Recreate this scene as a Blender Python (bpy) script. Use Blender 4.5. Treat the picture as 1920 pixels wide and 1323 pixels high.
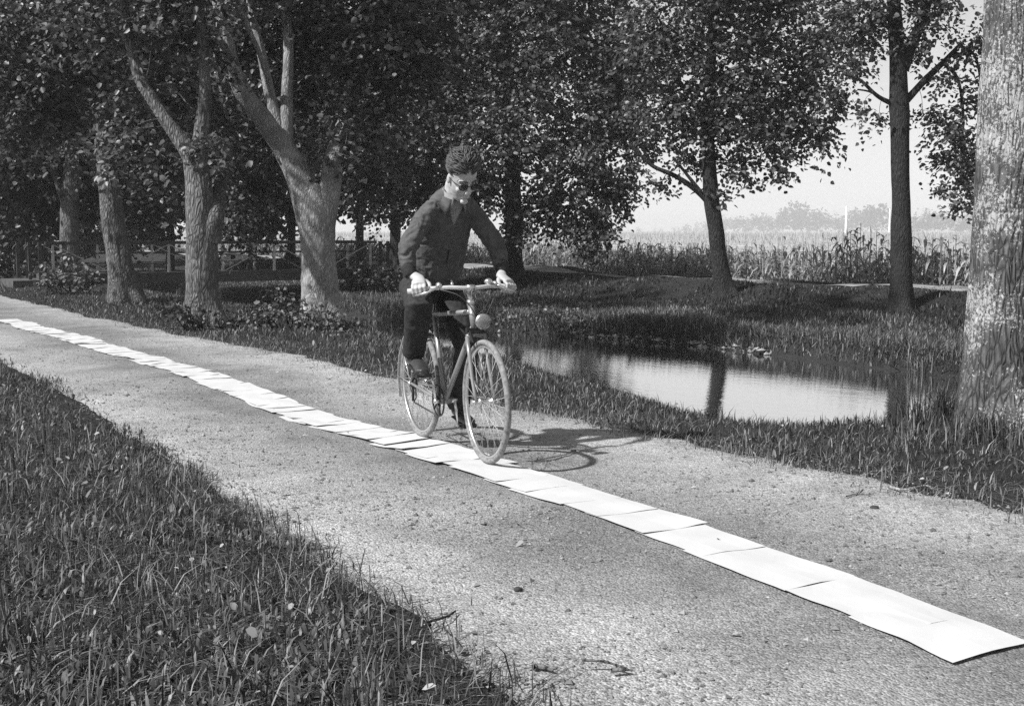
import bpy, bmesh, math, random
import numpy as np
from mathutils import Vector, Matrix, Euler

for o in list(bpy.data.objects):
    bpy.data.objects.remove(o, do_unlink=True)
scene = bpy.context.scene
COL = scene.collection
R = math.radians
rng = np.random.default_rng(7)
random.seed(7)

# ------------------------------------------------------------------ camera
FPX, PW, PH, EYE, HORIZON = 2300.0, 1920.0, 1323.0, 1.28, 436.0
TILT = math.atan((PH / 2 - HORIZON) / FPX)
cam_data = bpy.data.cameras.new('camera')
cam_data.sensor_width = 36.0
cam_data.lens = 36.0 * FPX / PW
cam_data.clip_start = 0.05
cam_data.clip_end = 6000
cam = bpy.data.objects.new('camera', cam_data)
COL.objects.link(cam)
cam.location = (0, 0, EYE)
cam.rotation_euler = (math.pi / 2 - TILT, 0, 0)
scene.camera = cam

# ------------------------------------------------------------------ sky, sun, exposure
SUN_AZ, SUN_EL = -118.0, 46.0          # clockwise from +Y (straight ahead), above the horizon
world = bpy.data.worlds.new('World')
scene.world = world
world.use_nodes = True
wn = world.node_tree
wn.nodes.clear()
w_out = wn.nodes.new('ShaderNodeOutputWorld')
w_bg = wn.nodes.new('ShaderNodeBackground')
w_sep = wn.nodes.new('ShaderNodeVectorMath')       # panchromatic film: blue counts as much as green
w_sep.operation = 'DOT_PRODUCT'
w_sep.inputs[1].default_value = (0.25, 0.35, 0.40)
w_sky = wn.nodes.new('ShaderNodeTexSky')
w_sky.sky_type = 'NISHITA'
w_sky.sun_disc = False
w_sky.sun_elevation = R(SUN_EL)
w_sky.sun_rotation = R(SUN_AZ % 360)
w_sky.dust_density = 0.4
w_bg.inputs['Strength'].default_value = 0.098
wn.links.new(w_sky.outputs[0], w_sep.inputs[0])
wn.links.new(w_sep.outputs['Value'], w_bg.inputs[0])
wn.links.new(w_bg.outputs[0], w_out.inputs[0])

sun_data = bpy.data.lights.new('sun', 'SUN')
sun_data.energy = 5.0
sun_data.angle = R(1.4)
sun_data.color = (1, 1, 1)
sun = bpy.data.objects.new('sun', sun_data)
COL.objects.link(sun)
_s = Vector((math.sin(R(SUN_AZ)) * math.cos(R(SUN_EL)), math.cos(R(SUN_AZ)) * math.cos(R(SUN_EL)), math.sin(R(SUN_EL))))
sun.rotation_euler = _s.to_track_quat('Z', 'Y').to_euler()
sun.location = _s * 60

vs = scene.view_settings
vs.view_transform = 'Standard'
vs.look = 'None'
vs.exposure = 0.46
vs.gamma = 1.0
vs.use_curve_mapping = False
scene.cycles.max_bounces = 5
scene.cycles.diffuse_bounces = 2
scene.cycles.glossy_bounces = 3
scene.cycles.transmission_bounces = 4
scene.cycles.transparent_max_bounces = 8
scene.cycles.volume_bounces = 1
scene.cycles.caustics_reflective = False
scene.cycles.caustics_refractive = False
scene.cycles.use_denoising = False
scene.cycles.sample_clamp_indirect = 3.0

# ------------------------------------------------------------------ helpers: places
TH = math.atan2(0.526, 0.850)           # the lane, stream and dike all run along one direction
CN, SN = math.cos(TH), math.sin(TH)
def w2an(x, y):                          # world -> along the lane, across the lane
    return -SN * x + CN * y, CN * x + SN * y
def an2w(a, n):
    return n * CN - a * SN, n * SN + a * CN
def at(px, py, d):                       # a point seen at pixel px,py that stands d metres ahead
    u = (px - PW / 2) / FPX
    v = -(py - PH / 2) / FPX
    D = (u, math.cos(TILT) + v * math.sin(TILT), -math.sin(TILT) + v * math.cos(TILT))
    s = d / D[1]
    return np.array((D[0] * s, d, EYE + D[2] * s))
def sst(x, a, b):
    t = np.clip((x - a) / (b - a), 0, 1)
    return t * t * (3 - 2 * t)

def _hash(ix, iy, iz, seed):
    h = (ix.astype(np.int64) * 374761393 + iy.astype(np.int64) * 668265263 + iz.astype(np.int64) * 2147483647 + seed * 974711) & 0xffffffff
    h = ((h ^ (h >> 13)) * 1274126177) & 0xffffffff
    h = (h ^ (h >> 16)) & 0xffffffff
    return h / 4294967295.0
def vnoise(p, seed=0):
    p = np.asarray(p, float)
    i = np.floor(p).astype(np.int64)
    f = p - i
    f = f * f * (3 - 2 * f)
    r = 0
    for dx in (0, 1):
        for dy in (0, 1):
            for dz in (0, 1):
                w = (f[:, 0] if dx else 1 - f[:, 0]) * (f[:, 1] if dy else 1 - f[:, 1]) * (f[:, 2] if dz else 1 - f[:, 2])
                r = r + w * _hash(i[:, 0] + dx, i[:, 1] + dy, i[:, 2] + dz, seed)
    return r * 2 - 1
def fbm(p, seed=0, octs=3):
    p = np.asarray(p, float)
    r, amp = 0, 1.0
    for k in range(octs):
        r = r + amp * vnoise(p * (2 ** k), seed + k)
        amp *= 0.5
    return r

# the lie of the land, in lane coordinates (a along, n across)
CREST = ([-20, 5.1, 5.6, 6.1, 6.7, 7.5, 9.6, 11.8, 14.6, 17.5, 60], [8.3, 8.2, 7.5, 6.75, 6.15, 6.15, 6.6, 7.0, 7.1, 7.9, 7.9])
FARW = ([-20, 0, 13, 16.5, 20.2, 24.4, 30, 80], [13.4, 13.4, 13.5, 13.6, 12.6, 11.8, 11.8, 11.8])
NEAR_EDGE = ([-10, 2.7, 3.6, 4.3, 5.6, 8.15, 11, 13.2, 60], [1.72, 1.75, 1.86, 1.88, 1.9, 2.1, 2.17, 2.1, 2.1])
FAR_EDGE = ([-10, 3.4, 4.2, 5.3, 6.6, 7.7, 10.5, 13.1, 15.6, 19.9, 26.6, 60], [4.84, 4.86, 4.88, 4.88, 4.88, 4.86, 4.84, 4.74, 4.5, 4.34, 4.25, 4.2])
WATER_Z = -0.66
def zground(a, n):
    a = np.asarray(a, float); n = np.asarray(n, float)
    cr = np.interp(a, *CREST)
    fw = np.interp(a, *FARW)
    pn = np.stack([a, n, 0 * a], -1).reshape(-1, 3)
    wob = (fbm(pn * 0.7, 3, 2) * 0.06).reshape(a.shape)
    wob2 = (fbm(pn * 0.25, 5, 2) * 0.05).reshape(a.shape)
    z = -0.05 * np.exp(-((a - 8.2) / 2.2) ** 2) * np.exp(-((n - 3.3) / 2.5) ** 2)
    z = z + 0.05 * sst(-n, -1.7, 0.5) + wob * sst(-n, -1.6, 0.0) * 0.5
    z = z + 0.02 * sst(n, 4.9, 5.6) - 0.11 * sst(n, cr - 1.0, cr) + wob * sst(n, 5.0, 6.0) * 0.45
    z = z - 0.80 * sst(n, cr - .1, cr + 1.4) - 0.5 * sst(n, cr + 1.2, cr + 3.0)
    up = fw + wob2 * 1.4
    z = z + 1.02 * sst(n, up - 0.30, up + 0.45)
    z = z + 0.06 * sst(n, up + 1, 17.2) + wob * sst(n, up + .5, up + 1.2)
    z = z + (0.45 + wob2) * sst(n, 17.4 + 4 * wob, 19.5 + 2 * wob)
    z = z - 0.8 * sst(n, 21.5, 23.4)
    return z

# ------------------------------------------------------------------ helpers: meshes
def mesh_np(name, V, polys, smooth=None):
    """V (n,3); polys: list of (faces array (m,k))"""
    me = bpy.data.meshes.new(name)
    V = np.asarray(V, np.float32)
    me.vertices.add(len(V))
    me.vertices.foreach_set('co', V.ravel())
    loops = np.concatenate([np.asarray(p, np.int32).ravel() for p in polys])
    tot = np.concatenate([np.full(len(p), np.asarray(p).shape[1], np.int32) for p in polys])
    start = np.concatenate([[0], np.cumsum(tot)[:-1]]).astype(np.int32)
    me.loops.add(len(loops))
    me.loops.foreach_set('vertex_index', loops)
    me.polygons.add(len(tot))
    me.polygons.foreach_set('loop_start', start)
    me.polygons.foreach_set('loop_total', tot)
    if smooth is not None:
        me.polygons.foreach_set('use_smooth', np.full(len(tot), bool(smooth)))
    me.update(calc_edges=True)
    return me

def link(name, me, mat=None, parent=None, rotz=None, loc=None):
    o = bpy.data.objects.new(name, me)
    COL.objects.link(o)
    if mat is not None and me is not None and not me.materials:
        me.materials.append(mat)
    if parent is not None:
        o.parent = parent
    if rotz is not None:
        o.rotation_euler = (0, 0, rotz)
    if loc is not None:
        o.location = loc
    return o
def tag(o, label, cat, group=None):
    o['label'] = label; o['category'] = cat
    if group: o['group'] = group
    return o
def empty(name, loc, label, cat, group=None):
    o = bpy.data.objects.new(name, None)
    COL.objects.link(o)
    o.location = loc
    o.empty_display_size = 0.2
    return tag(o, label, cat, group)

class MB:
    """collects simple solids into one mesh"""
    def __init__(s): s.v = []; s.f = []
    def add(s, verts, faces):
        b = len(s.v); s.v += [tuple(map(float, q)) for q in verts]; s.f += [tuple(b + i for i in q) for q in faces]
        return s
    def box(s, c, size, rot=None):
        hx, hy, hz = [k / 2 for k in size]
        vs_ = [Vector((x, y, z)) for x in (-hx, hx) for y in (-hy, hy) for z in (-hz, hz)]
        if rot is not None: vs_ = [rot @ q for q in vs_]
        c = Vector(c)
        return s.add([c + q for q in vs_], [(0, 1, 3, 2), (4, 6, 7, 5), (0, 4, 5, 1), (2, 3, 7, 6), (0, 2, 6, 4), (1, 5, 7, 3)])
    def bar(s, p, q, w, h=None):
        p, q = Vector(p), Vector(q)
        d = q - p
        return s.box((p + q) / 2, (w, h or w, d.length), d.to_track_quat('Z', 'Y').to_matrix())
    def tube(s, pts, rad, seg=10, up=None, closed=False, cap=True):
        """sweep; rad: number or per point number or (ra, rb) along (side, up')"""
        pts = [Vector(p) for p in pts]
        n = len(pts)
        if not hasattr(rad, '__len__'): rad = [rad] * n
        rad = [(r, r) if not hasattr(r, '__len__') else r for r in rad]
        b = len(s.v)
        ref = Vector(up) if up is not None else None
        prev = None
        for i, p in enumerate(pts):
            if closed: t = pts[(i + 1) % n] - pts[i - 1]
            else: t = pts[min(i + 1, n - 1)] - pts[max(i - 1, 0)]
            t.normalize()
            if ref is not None:
                u = ref - t * ref.dot(t)
            elif prev is None:
                k = Vector((0, 0, 1)) if abs(t.z) < 0.9 else Vector((1, 0, 0))
                u = k - t * k.dot(t)
            else:
                u = prev - t * prev.dot(t)
            u.normalize(); prev = u
            w = t.cross(u)
            ra, rb = rad[i]
            for k in range(seg):
                an = 2 * math.pi * k / seg
                s.v.append(tuple(p + w * (ra * math.cos(an)) + u * (rb * math.sin(an))))
        m = n if closed else n - 1
        for i in range(m):
            j = (i + 1) % n
            for k in range(seg):
                l = (k + 1) % seg
                s.f.append((b + i * seg + k, b + i * seg + l, b + j * seg + l, b + j * seg + k))
        if cap and not closed:
            s.f.append(tuple(b + k for k in range(seg))[::-1])
            s.f.append(tuple(b + (n - 1) * seg + k for k in range(seg)))
        return s
    def ball(s, c, r, rot=None, seg=16, rings=10):
        c = Vector(c)
        if not hasattr(r, '__len__'): r = (r, r, r)
        b = len(s.v)
        def put(q):
            q = Vector((q[0] * r[0], q[1] * r[1], q[2] * r[2]))
            if rot is not None: q = rot @ q
            s.v.append(tuple(c + q))
        put((0, 0, 1))
        for i in range(1, rings):
            ph = math.pi * i / rings
            for k in range(seg):
                an = 2 * math.pi * k / seg
                put((math.sin(ph) * math.cos(an), math.sin(ph) * math.sin(an), math.cos(ph)))
        put((0, 0, -1))
        for k in range(seg):
            s.f.append((b, b + 1 + k, b + 1 + (k + 1) % seg))
        for i in range(rings - 2):
            for k in range(seg):
                l = (k + 1) % seg
                s.f.append((b + 1 + i * seg + k, b + 1 + (i + 1) * seg + k, b + 1 + (i + 1) * seg + l, b + 1 + i * seg + l))
        e = b + 1 + (rings - 1) * seg
        for k in range(seg):
            s.f.append((e, b + 1 + (rings - 2) * seg + (k + 1) % seg, b + 1 + (rings - 2) * seg + k))
        return s
    def mesh(s, name, smooth=True):
        me = bpy.data.meshes.new(name)
        me.from_pydata(s.v, [], s.f)
        if smooth:
            me.polygons.foreach_set('use_smooth', [True] * len(me.polygons))
        me.update()
        return me
    def build(s, name, mat, parent=None, smooth=True, **k):
        return link(name, s.mesh(name, smooth), mat, parent, **k)

def remeshed(mb, voxel, smooth=2, disp=None, name='solid'):
    """union of closed solids -> one continuous skin"""
    me = mb.mesh('tmp')
    o = bpy.data.objects.new('tmp', me)
    COL.objects.link(o)
    m = o.modifiers.new('r', 'REMESH'); m.mode = 'VOXEL'; m.voxel_size = voxel; m.adaptivity = 0
    if smooth:
        q = o.modifiers.new('s', 'SMOOTH'); q.factor = 0.5; q.iterations = smooth
    dg = bpy.context.evaluated_depsgraph_get()
    out = bpy.data.meshes.new_from_object(o.evaluated_get(dg))
    bpy.data.objects.remove(o, do_unlink=True)
    out.name = name
    if disp is not None:
        n = len(out.vertices)
        co = np.empty(n * 3, np.float32); out.vertices.foreach_get('co', co); co = co.reshape(-1, 3)
        no = np.empty(n * 3, np.float32); out.vertices.foreach_get('normal', no); no = no.reshape(-1, 3)
        co = co + no * disp(co.astype(float), no.astype(float))[:, None]
        out.vertices.foreach_set('co', co.astype(np.float32).ravel())
    out.polygons.foreach_set('use_smooth', np.ones(len(out.polygons), bool))
    out.update()
    return out

# ------------------------------------------------------------------ materials (all neutral greys: a black and white photograph)
def mat_new(name):
    m = bpy.data.materials.new(name)
    m.use_nodes = True
    nt = m.node_tree
    b = nt.nodes['Principled BSDF']
    return m, nt, b
def nd(nt, t, **k):
    q = nt.nodes.new(t)
    for a_, v in k.items(): setattr(q, a_, v)
    return q
def ramp(nt, src, stops):
    r = nd(nt, 'ShaderNodeValToRGB')
    while len(r.color_ramp.elements) < len(stops): r.color_ramp.elements.new(0.5)
    for e, (p, c) in zip(r.color_ramp.elements, stops):
        e.position = p; e.color = (c, c, c, 1)
    nt.links.new(src, r.inputs[0])
    return r.outputs[0]
def coords(nt, scale=(1, 1, 1), kind='Object'):
    tc = nd(nt, 'ShaderNodeTexCoord'); mp = nd(nt, 'ShaderNodeMapping')
    mp.inputs['Scale'].default_value = scale
    nt.links.new(tc.outputs[kind], mp.inputs[0])
    return mp.outputs[0]
def noise(nt, vec, scale, detail=3, rough=0.55):
    q = nd(nt, 'ShaderNodeTexNoise')
    q.inputs['Scale'].default_value = scale; q.inputs['Detail'].default_value = detail; q.inputs['Roughness'].default_value = rough
    if vec is not None: nt.links.new(vec, q.inputs['Vector'])
    return q.outputs[0]
def voro(nt, vec, scale, feature='F1', out='Distance', rand=1.0):
    q = nd(nt, 'ShaderNodeTexVoronoi'); q.feature = feature
    q.inputs['Scale'].default_value = scale; q.inputs['Randomness'].default_value = rand
    if vec is not None: nt.links.new(vec, q.inputs['Vector'])
    return q.outputs[out]
def mathn(nt, op, a, b=None, clamp=False):
    q = nd(nt, 'ShaderNodeMath', operation=op, use_clamp=clamp)
    for i, v in enumerate((a, b)):
        if v is None: continue
        if isinstance(v, (int, float)): q.inputs[i].default_value = v
        else: nt.links.new(v, q.inputs[i])
    return q.outputs[0]
def mixc(nt, fac, a, b, mode='MIX'):
    q = nd(nt, 'ShaderNodeMixRGB', blend_type=mode)
    for i, v in enumerate((fac, a, b)):
        if isinstance(v, (int, float)):
            q.inputs[i].default_value = v if i == 0 else (v, v, v, 1)
        else: nt.links.new(v, q.inputs[i])
    return q.outputs[0]
def bump(nt, bsdf, h, strength, dist):
    q = nd(nt, 'ShaderNodeBump')
    q.inputs['Strength'].default_value = strength; q.inputs['Distance'].default_value = dist
    nt.links.new(h, q.inputs['Height']); nt.links.new(q.outputs[0], bsdf.inputs['Normal'])
    return q
def simple(name, c, rough=0.6, metal=0.0, var=0.0, scale=20, bmp=0.0, spec=0.5):
    m, nt, b = mat_new(name)
    b.inputs['Roughness'].default_value = rough; b.inputs['Metallic'].default_value = metal
    b.inputs['Specular IOR Level'].default_value = spec
    v = coords(nt)
    n_ = noise(nt, v, scale, 4)
    nt.links.new(ramp(nt, n_, [(0.3, max(0, c - var)), (0.7, c + var)]), b.inputs['Base Color'])
    if bmp: bump(nt, b, n_, bmp, 0.01)
    return m

def leaf_mat(name, lo, hi, trans=0.3, rough=0.45, spec=0.4, mid=None):
    m, nt, b = mat_new(name)
    g = nd(nt, 'ShaderNodeNewGeometry')
    c = ramp(nt, g.outputs['Random Per Island'], [(0.0, lo), (0.7, mid or (lo + hi) / 2), (1.0, hi)])
    nt.links.new(c, b.inputs['Base Color'])
    b.inputs['Roughness'].default_value = rough
    b.inputs['Specular IOR Level'].default_value = spec
    t = nd(nt, 'ShaderNodeBsdfTranslucent'); nt.links.new(c, t.inputs[0])
    mx = nd(nt, 'ShaderNodeMixShader'); mx.inputs[0].default_value = trans
    nt.links.new(b.outputs[0], mx.inputs[1]); nt.links.new(t.outputs[0], mx.inputs[2])
    nt.links.new(mx.outputs[0], nt.nodes['Material Output'].inputs[0])
    return m

M = {}
M['leaf'] = leaf_mat('leaf', 0.035, 0.27, 0.35, 0.4, 0.45, mid=0.11)
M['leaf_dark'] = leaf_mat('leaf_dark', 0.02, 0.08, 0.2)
M['bush_leaf'] = leaf_mat('bush_leaf', 0.04, 0.22, 0.2)
M['grass'] = leaf_mat('grass', 0.02, 0.32, 0.2, 0.6, 0.25, mid=0.085)
M['bank'] = leaf_mat('bank_grass', 0.03, 0.34, 0.2, 0.6, 0.25, mid=0.12)  # paler copy of the grass, sunlight on the berm put into its colour
M['grass_dry'] = leaf_mat('grass_dry', 0.12, 0.35, 0.2, 0.6, 0.3)
M['corn'] = leaf_mat('corn', 0.13, 0.5, 0.3, 0.4, 0.5)
M['tassel'] = leaf_mat('tassel', 0.28, 0.5, 0.3, 0.6, 0.3)
M['wood_far'] = leaf_mat('wood_far', 0.05, 0.10, 0.2, 0.6, 0.3)
M['fallen'] = leaf_mat('fallen', 0.12, 0.42, 0.1, 0.6, 0.3)

def bark_mat(name, lo, hi, scale=1.0, lichen=0.0, rough=0.85, crack=0.55, depth=0.03):
    m, nt, b = mat_new(name)
    v = coords(nt, (1, 1, 0.26))
    wv = mixc(nt, 0.12, v, noise(nt, v, 5 * scale, 2), 'ADD')
    vo = voro(nt, wv, 26 * scale, 'DISTANCE_TO_EDGE')
    n1 = noise(nt, v, 42 * scale, 6, 0.7)
    n2 = noise(nt, coords(nt), 2.3 * scale, 3)
    h = mathn(nt, 'ADD', mathn(nt, 'MULTIPLY', ramp(nt, vo, [(0.0, 0.0), (0.3, 1.0)]), crack), mathn(nt, 'MULTIPLY', n1, 1.5 - crack))
    c = ramp(nt, mathn(nt, 'MULTIPLY', h, 0.62), [(0.15, lo), (0.5, (lo + hi) / 2), (0.9, hi)])
    c = mixc(nt, 0.28, c, ramp(nt, n2, [(0.35, lo), (0.65, hi * 1.1)]))
    if lichen:
        vl = coords(nt, (1, 1, 0.8))
        l1 = noise(nt, vl, 52 * scale, 5, 0.75)
        l2 = noise(nt, coords(nt), 2.6, 3)
        lf = ramp(nt, mathn(nt, 'ADD', l1, mathn(nt, 'MULTIPLY', l2, 0.9)), [(0.98, 0.0), (1.07, 1.0)])
        c = mixc(nt, lf, c, lichen)
        h = mathn(nt, 'ADD', h, mathn(nt, 'MULTIPLY', lf, 0.3))
    nt.links.new(c, b.inputs['Base Color'])
    b.inputs['Roughness'].default_value = rough
    b.inputs['Specular IOR Level'].default_value = 0.2
    bump(nt, b, h, 1.0, depth)
    return m
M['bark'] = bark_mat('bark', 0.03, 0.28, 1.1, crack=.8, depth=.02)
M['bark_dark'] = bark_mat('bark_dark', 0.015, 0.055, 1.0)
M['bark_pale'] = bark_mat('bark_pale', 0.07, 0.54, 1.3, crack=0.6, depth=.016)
M['bark_lichen'] = bark_mat('bark_lichen', 0.03, 0.19, 1.15, lichen=0.40, crack=.8, depth=.014)

# ------------------------------------------------------------------ setting materials
def ground_mat():
    m, nt, b = mat_new('turf_soil')
    v = coords(nt)
    n1 = noise(nt, v, 1.3, 4); n2 = noise(nt, v, 26, 4, 0.7)
    c = mixc(nt, 0.5, ramp(nt, n1, [(0.3, 0.02), (0.7, 0.05)]), ramp(nt, n2, [(0.3, 0.012), (0.75, 0.07)]))
    nt.links.new(c, b.inputs['Base Color'])
    b.inputs['Roughness'].default_value = 1.0; b.inputs['Specular IOR Level'].default_value = 0.1
    bump(nt, b, n2, 1.0, 0.05)
    return m
def gravel_mat():
    m, nt, b = mat_new('gravel_lane')
    v = coords(nt)
    sep = nd(nt, 'ShaderNodeSeparateXYZ'); nt.links.new(v, sep.inputs[0])
    w = noise(nt, v, 1.1, 3)
    nn = mathn(nt, 'ADD', sep.outputs['X'], mathn(nt, 'MULTIPLY', mathn(nt, 'SUBTRACT', w, 0.5), 0.8))
    # worn pale wheel tracks, darker loose stones on the crown of the lane (across-lane position 1.7 .. 5.0 m)
    t = mathn(nt, 'DIVIDE', mathn(nt, 'SUBTRACT', nn, 1.6), 3.6, True)
    tracks = ramp(nt, t, [(0.0, 0.6), (0.13, 0.98), (0.27, 0.80), (0.42, 0.58), (0.58, 0.62), (0.76, 0.90), (0.92, 1.0), (1.0, 0.55)])
    big = noise(nt, v, 2.6, 4, 0.6)
    peb = voro(nt, v, 105, 'F1', 'Color')
    bw = nd(nt, 'ShaderNodeRGBToBW'); nt.links.new(peb, bw.inputs[0])
    ped = voro(nt, v, 105, 'F1', 'Distance')
    fine = noise(nt, v, 170, 4, 0.75)
    mid = noise(nt, v, 34, 4, 0.7)
    base = mathn(nt, 'MULTIPLY', tracks, mathn(nt, 'ADD', 0.62, mathn(nt, 'MULTIPLY', big, 0.55)))
    base = mathn(nt, 'MULTIPLY', base, mathn(nt, 'ADD', 0.5, mathn(nt, 'MULTIPLY', bw.outputs[0], 0.9)))
    base = mathn(nt, 'MULTIPLY', base, mathn(nt, 'ADD', 0.3, mathn(nt, 'MULTIPLY', fine, 1.4)))
    base = mathn(nt, 'MULTIPLY', base, mathn(nt, 'ADD', 0.5, mathn(nt, 'MULTIPLY', mid, 0.95)))
    pt_ = ramp(nt, noise(nt, v, 0.9, 5, 0.65), [(0.36, 0.72), (0.56, 1.05)])
    col = mathn(nt, 'MULTIPLY', mathn(nt, 'MULTIPLY', base, 0.46), pt_)
    nt.links.new(col, b.inputs['Base Color'])
    b.inputs['Roughness'].default_value = 0.95; b.inputs['Specular IOR Level'].default_value = 0.15
    h = mathn(nt, 'ADD', mathn(nt, 'MULTIPLY', ped, -0.8), mathn(nt, 'ADD', mathn(nt, 'MULTIPLY', mid, 0.9), mathn(nt, 'MULTIPLY', fine, 0.35)))
    bump(nt, b, h, 0.8, 0.011)
    return m
def water_mat():
    m, nt, b = mat_new('stream_water')
    b.inputs['Base Color'].default_value = (0.035, 0.035, 0.035, 1)
    b.inputs['Roughness'].default_value = 0.06
    b.inputs['IOR'].default_value = 1.33
    b.inputs['Specular IOR Level'].default_value = 0.9
    v = coords(nt, (1.25, 0.6, 1))
    n1 = noise(nt, v, 2.2, 4, 0.6); n2 = noise(nt, v, 13, 4, 0.65)
    bq = bump(nt, b, mathn(nt, 'ADD', n1, mathn(nt, 'MULTIPLY', n2, 0.7)), 0.045, 0.05)
    gl_ = nd(nt, 'ShaderNodeBsdfGlossy'); gl_.inputs['Color'].default_value = (1, 1, 1, 1); gl_.inputs['Roughness'].default_value = .02
    nt.links.new(bq.outputs[0], gl_.inputs['Normal'])
    mx = nd(nt, 'ShaderNodeMixShader'); mx.inputs[0].default_value = .92
    nt.links.new(b.outputs[0], mx.inputs[1]); nt.links.new(gl_.outputs[0], mx.inputs[2]); nt.links.new(mx.outputs[0], nt.nodes['Material Output'].inputs[0])
    return m
M['soil'] = ground_mat(); M['gravel'] = gravel_mat(); M['water'] = water_mat()
M['dike_path'] = simple('dike_path', 0.24, 0.95, var=0.08, scale=3)
M['stone'] = leaf_mat('stone', 0.10, 0.34, 0.0, 0.9, 0.2)
M['pale_stone'] = leaf_mat('pale_stone', 0.15, 0.55, 0.0, 0.9, 0.2)
M['corn_tops'] = simple('corn_tops', 0.34, 0.9, var=0.1, scale=0.6)

def axis(lo, hi, fine_lo, fine_hi, step, grow=1.22):
    x = list(np.arange(fine_lo, fine_hi + 1e-6, step))
    s = step
    while x[-1] < hi: s *= grow; x.append(min(hi, x[-1] + s))
    s = step
    while x[0] > lo: s *= grow; x.insert(0, max(lo, x[0] - s))
    return np.array(x)
def sheet(name, A, N, zf, mat, kind='structure', smooth=True):
    aa, nn = np.meshgrid(A, N, indexing='ij')
    z = zf(aa, nn)
    V = np.stack([nn, aa, z], -1).reshape(-1, 3)
    ia, ib = len(A), len(N)
    i = (np.arange(ia - 1)[:, None] * ib + np.arange(ib - 1)[None, :]).ravel()
    F = np.stack([i, i + 1, i + ib + 1, i + ib], -1)
    o = link(name, mesh_np(name, V, [F], smooth), mat, rotz=TH)
    if kind: o['kind'] = kind
    return o

# ground: one sheet to the horizon, its local x across the lane and local y along it
A_g = axis(-900, 1600, -2, 44, 0.34); N_g = axis(-900, 1900, -3, 24, 0.18)
def zg_under(a, n):
    z = zground(a, n)
    on = sst(n, np.interp(a, *NEAR_EDGE) - .12, np.interp(a, *NEAR_EDGE) + .2) * (1 - sst(n, np.interp(a, *FAR_EDGE) - .2, np.interp(a, *FAR_EDGE) + .12))
    return z - 0.05 * on
sheet('ground', A_g, N_g, zg_under, M['soil'])['label'] = 'dark grassy ground of the verges, banks and fields'

# gravel lane between its two ragged grass edges
A_p = np.concatenate([np.arange(0.5, 30, 0.08), axis(30, 120, 30, 30.3, 0.3)[1:]])
T_p = np.linspace(0, 1, 45)
aa, tt = np.meshgrid(A_p, T_p, indexing='ij')
pp = np.stack([aa * 1.7, tt * 0 + 3, 0 * aa], -1).reshape(-1, 3)
e0 = np.interp(aa, *NEAR_EDGE) - 0.10 + fbm(pp, 11, 3).reshape(aa.shape) * 0.09
e1 = np.interp(aa, *FAR_EDGE) + 0.12 + fbm(pp * 2.5, 19, 3).reshape(aa.shape) * 0.07
nn = e0 + (e1 - e0) * tt
def zlane(a, n):
    q = np.stack([np.asarray(a, float), np.asarray(n, float), 0 * np.asarray(a, float)], -1).reshape(-1, 3)
    return zground(a, n) + 0.004 + (fbm(q * 1.6, 23, 3) * 0.012 + fbm(q * 9, 29, 2) * 0.004).reshape(np.shape(a))
zz = zlane(aa, nn)
edge = np.minimum(tt, 1 - tt)
zz = zz - 0.03 * (1 - sst(edge, 0, 0.06))
ib = len(T_p)
i = (np.arange(len(A_p) - 1)[:, None] * ib + np.arange(ib - 1)[None, :]).ravel()
lane = link('gravel_path', mesh_np('gravel_path', np.stack([nn, aa, zz], -1).reshape(-1, 3), [np.stack([i, i + 1, i + ib + 1, i + ib], -1)], True), M['gravel'], rotz=TH)
lane['kind'] = 'structure'; lane['label'] = 'pale gravel lane running diagonally past the stream'

# water
sheet('stream_water', axis(-40, 140, -4, 40, 0.5), np.linspace(6.2, 15.2, 24), lambda a, n: 0 * a + WATER_Z, M['water'])['label'] = 'bright rippled stream between grassy banks'
# path along the dike top
def zdp(a, n): return zground(a, n) + 0.02
sheet('dike_path', axis(-30, 120, -4, 60, 0.5), np.linspace(20.05, 20.95, 8), zdp, M['dike_path'])['label'] = 'narrow pale footpath along the top of the far dike'

# ------------------------------------------------------------------ scatter helpers
def blades(a, n, h, w, lean=0.55, zoff=0.0, zf=zground):
    """grass blades: 5 vertices each, in lane coordinates"""
    k = len(a)
    z = zf(a, n) + zoff
    th = rng.uniform(0, 2 * np.pi, k)
    dx, dy = np.cos(th), np.sin(th)
    ln = np.abs(rng.normal(0, lean, k)) * h
    ph = th + np.pi / 2 + rng.normal(0, .5, k)
    wx, wy = np.cos(ph) * w / 2, np.sin(ph) * w / 2
    hz = h * np.sqrt(np.clip(1 - (ln / h * 0.6) ** 2, .08, 1))
    P0 = np.stack([n, a, z - 0.01], -1)
    mid = P0 + np.stack([dx * ln * .35, dy * ln * .35, hz * .62], -1)
    tip = P0 + np.stack([dx * ln, dy * ln, hz * np.where(rng.random(k) < .25, .75, 1)], -1)
    W = np.stack([wx, wy, 0 * wx], -1)
    V = np.stack([P0 - W, P0 + W, mid + W * .75, mid - W * .75, tip], 1).reshape(-1, 3)
    b = np.arange(k) * 5
    return V, np.stack([b, b + 1, b + 2, b + 3], -1), np.stack([b + 3, b + 2, b + 4], -1)
def join_blades(parts):
    Vs, Q, T, off = [], [], [], 0
    for V, q, t in parts:
        Vs.append(V); Q.append(q + off); T.append(t + off); off += len(V)
    return np.concatenate(Vs), [np.concatenate(Q), np.concatenate(T)]
def stuff(name, V, polys, mat, label, cat, rot=True, smooth=None):
    o = link(name, mesh_np(name, V, polys, smooth), mat, rotz=TH if rot else None)
    o['kind'] = 'stuff'; tag(o, label, cat)
    return o
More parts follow.
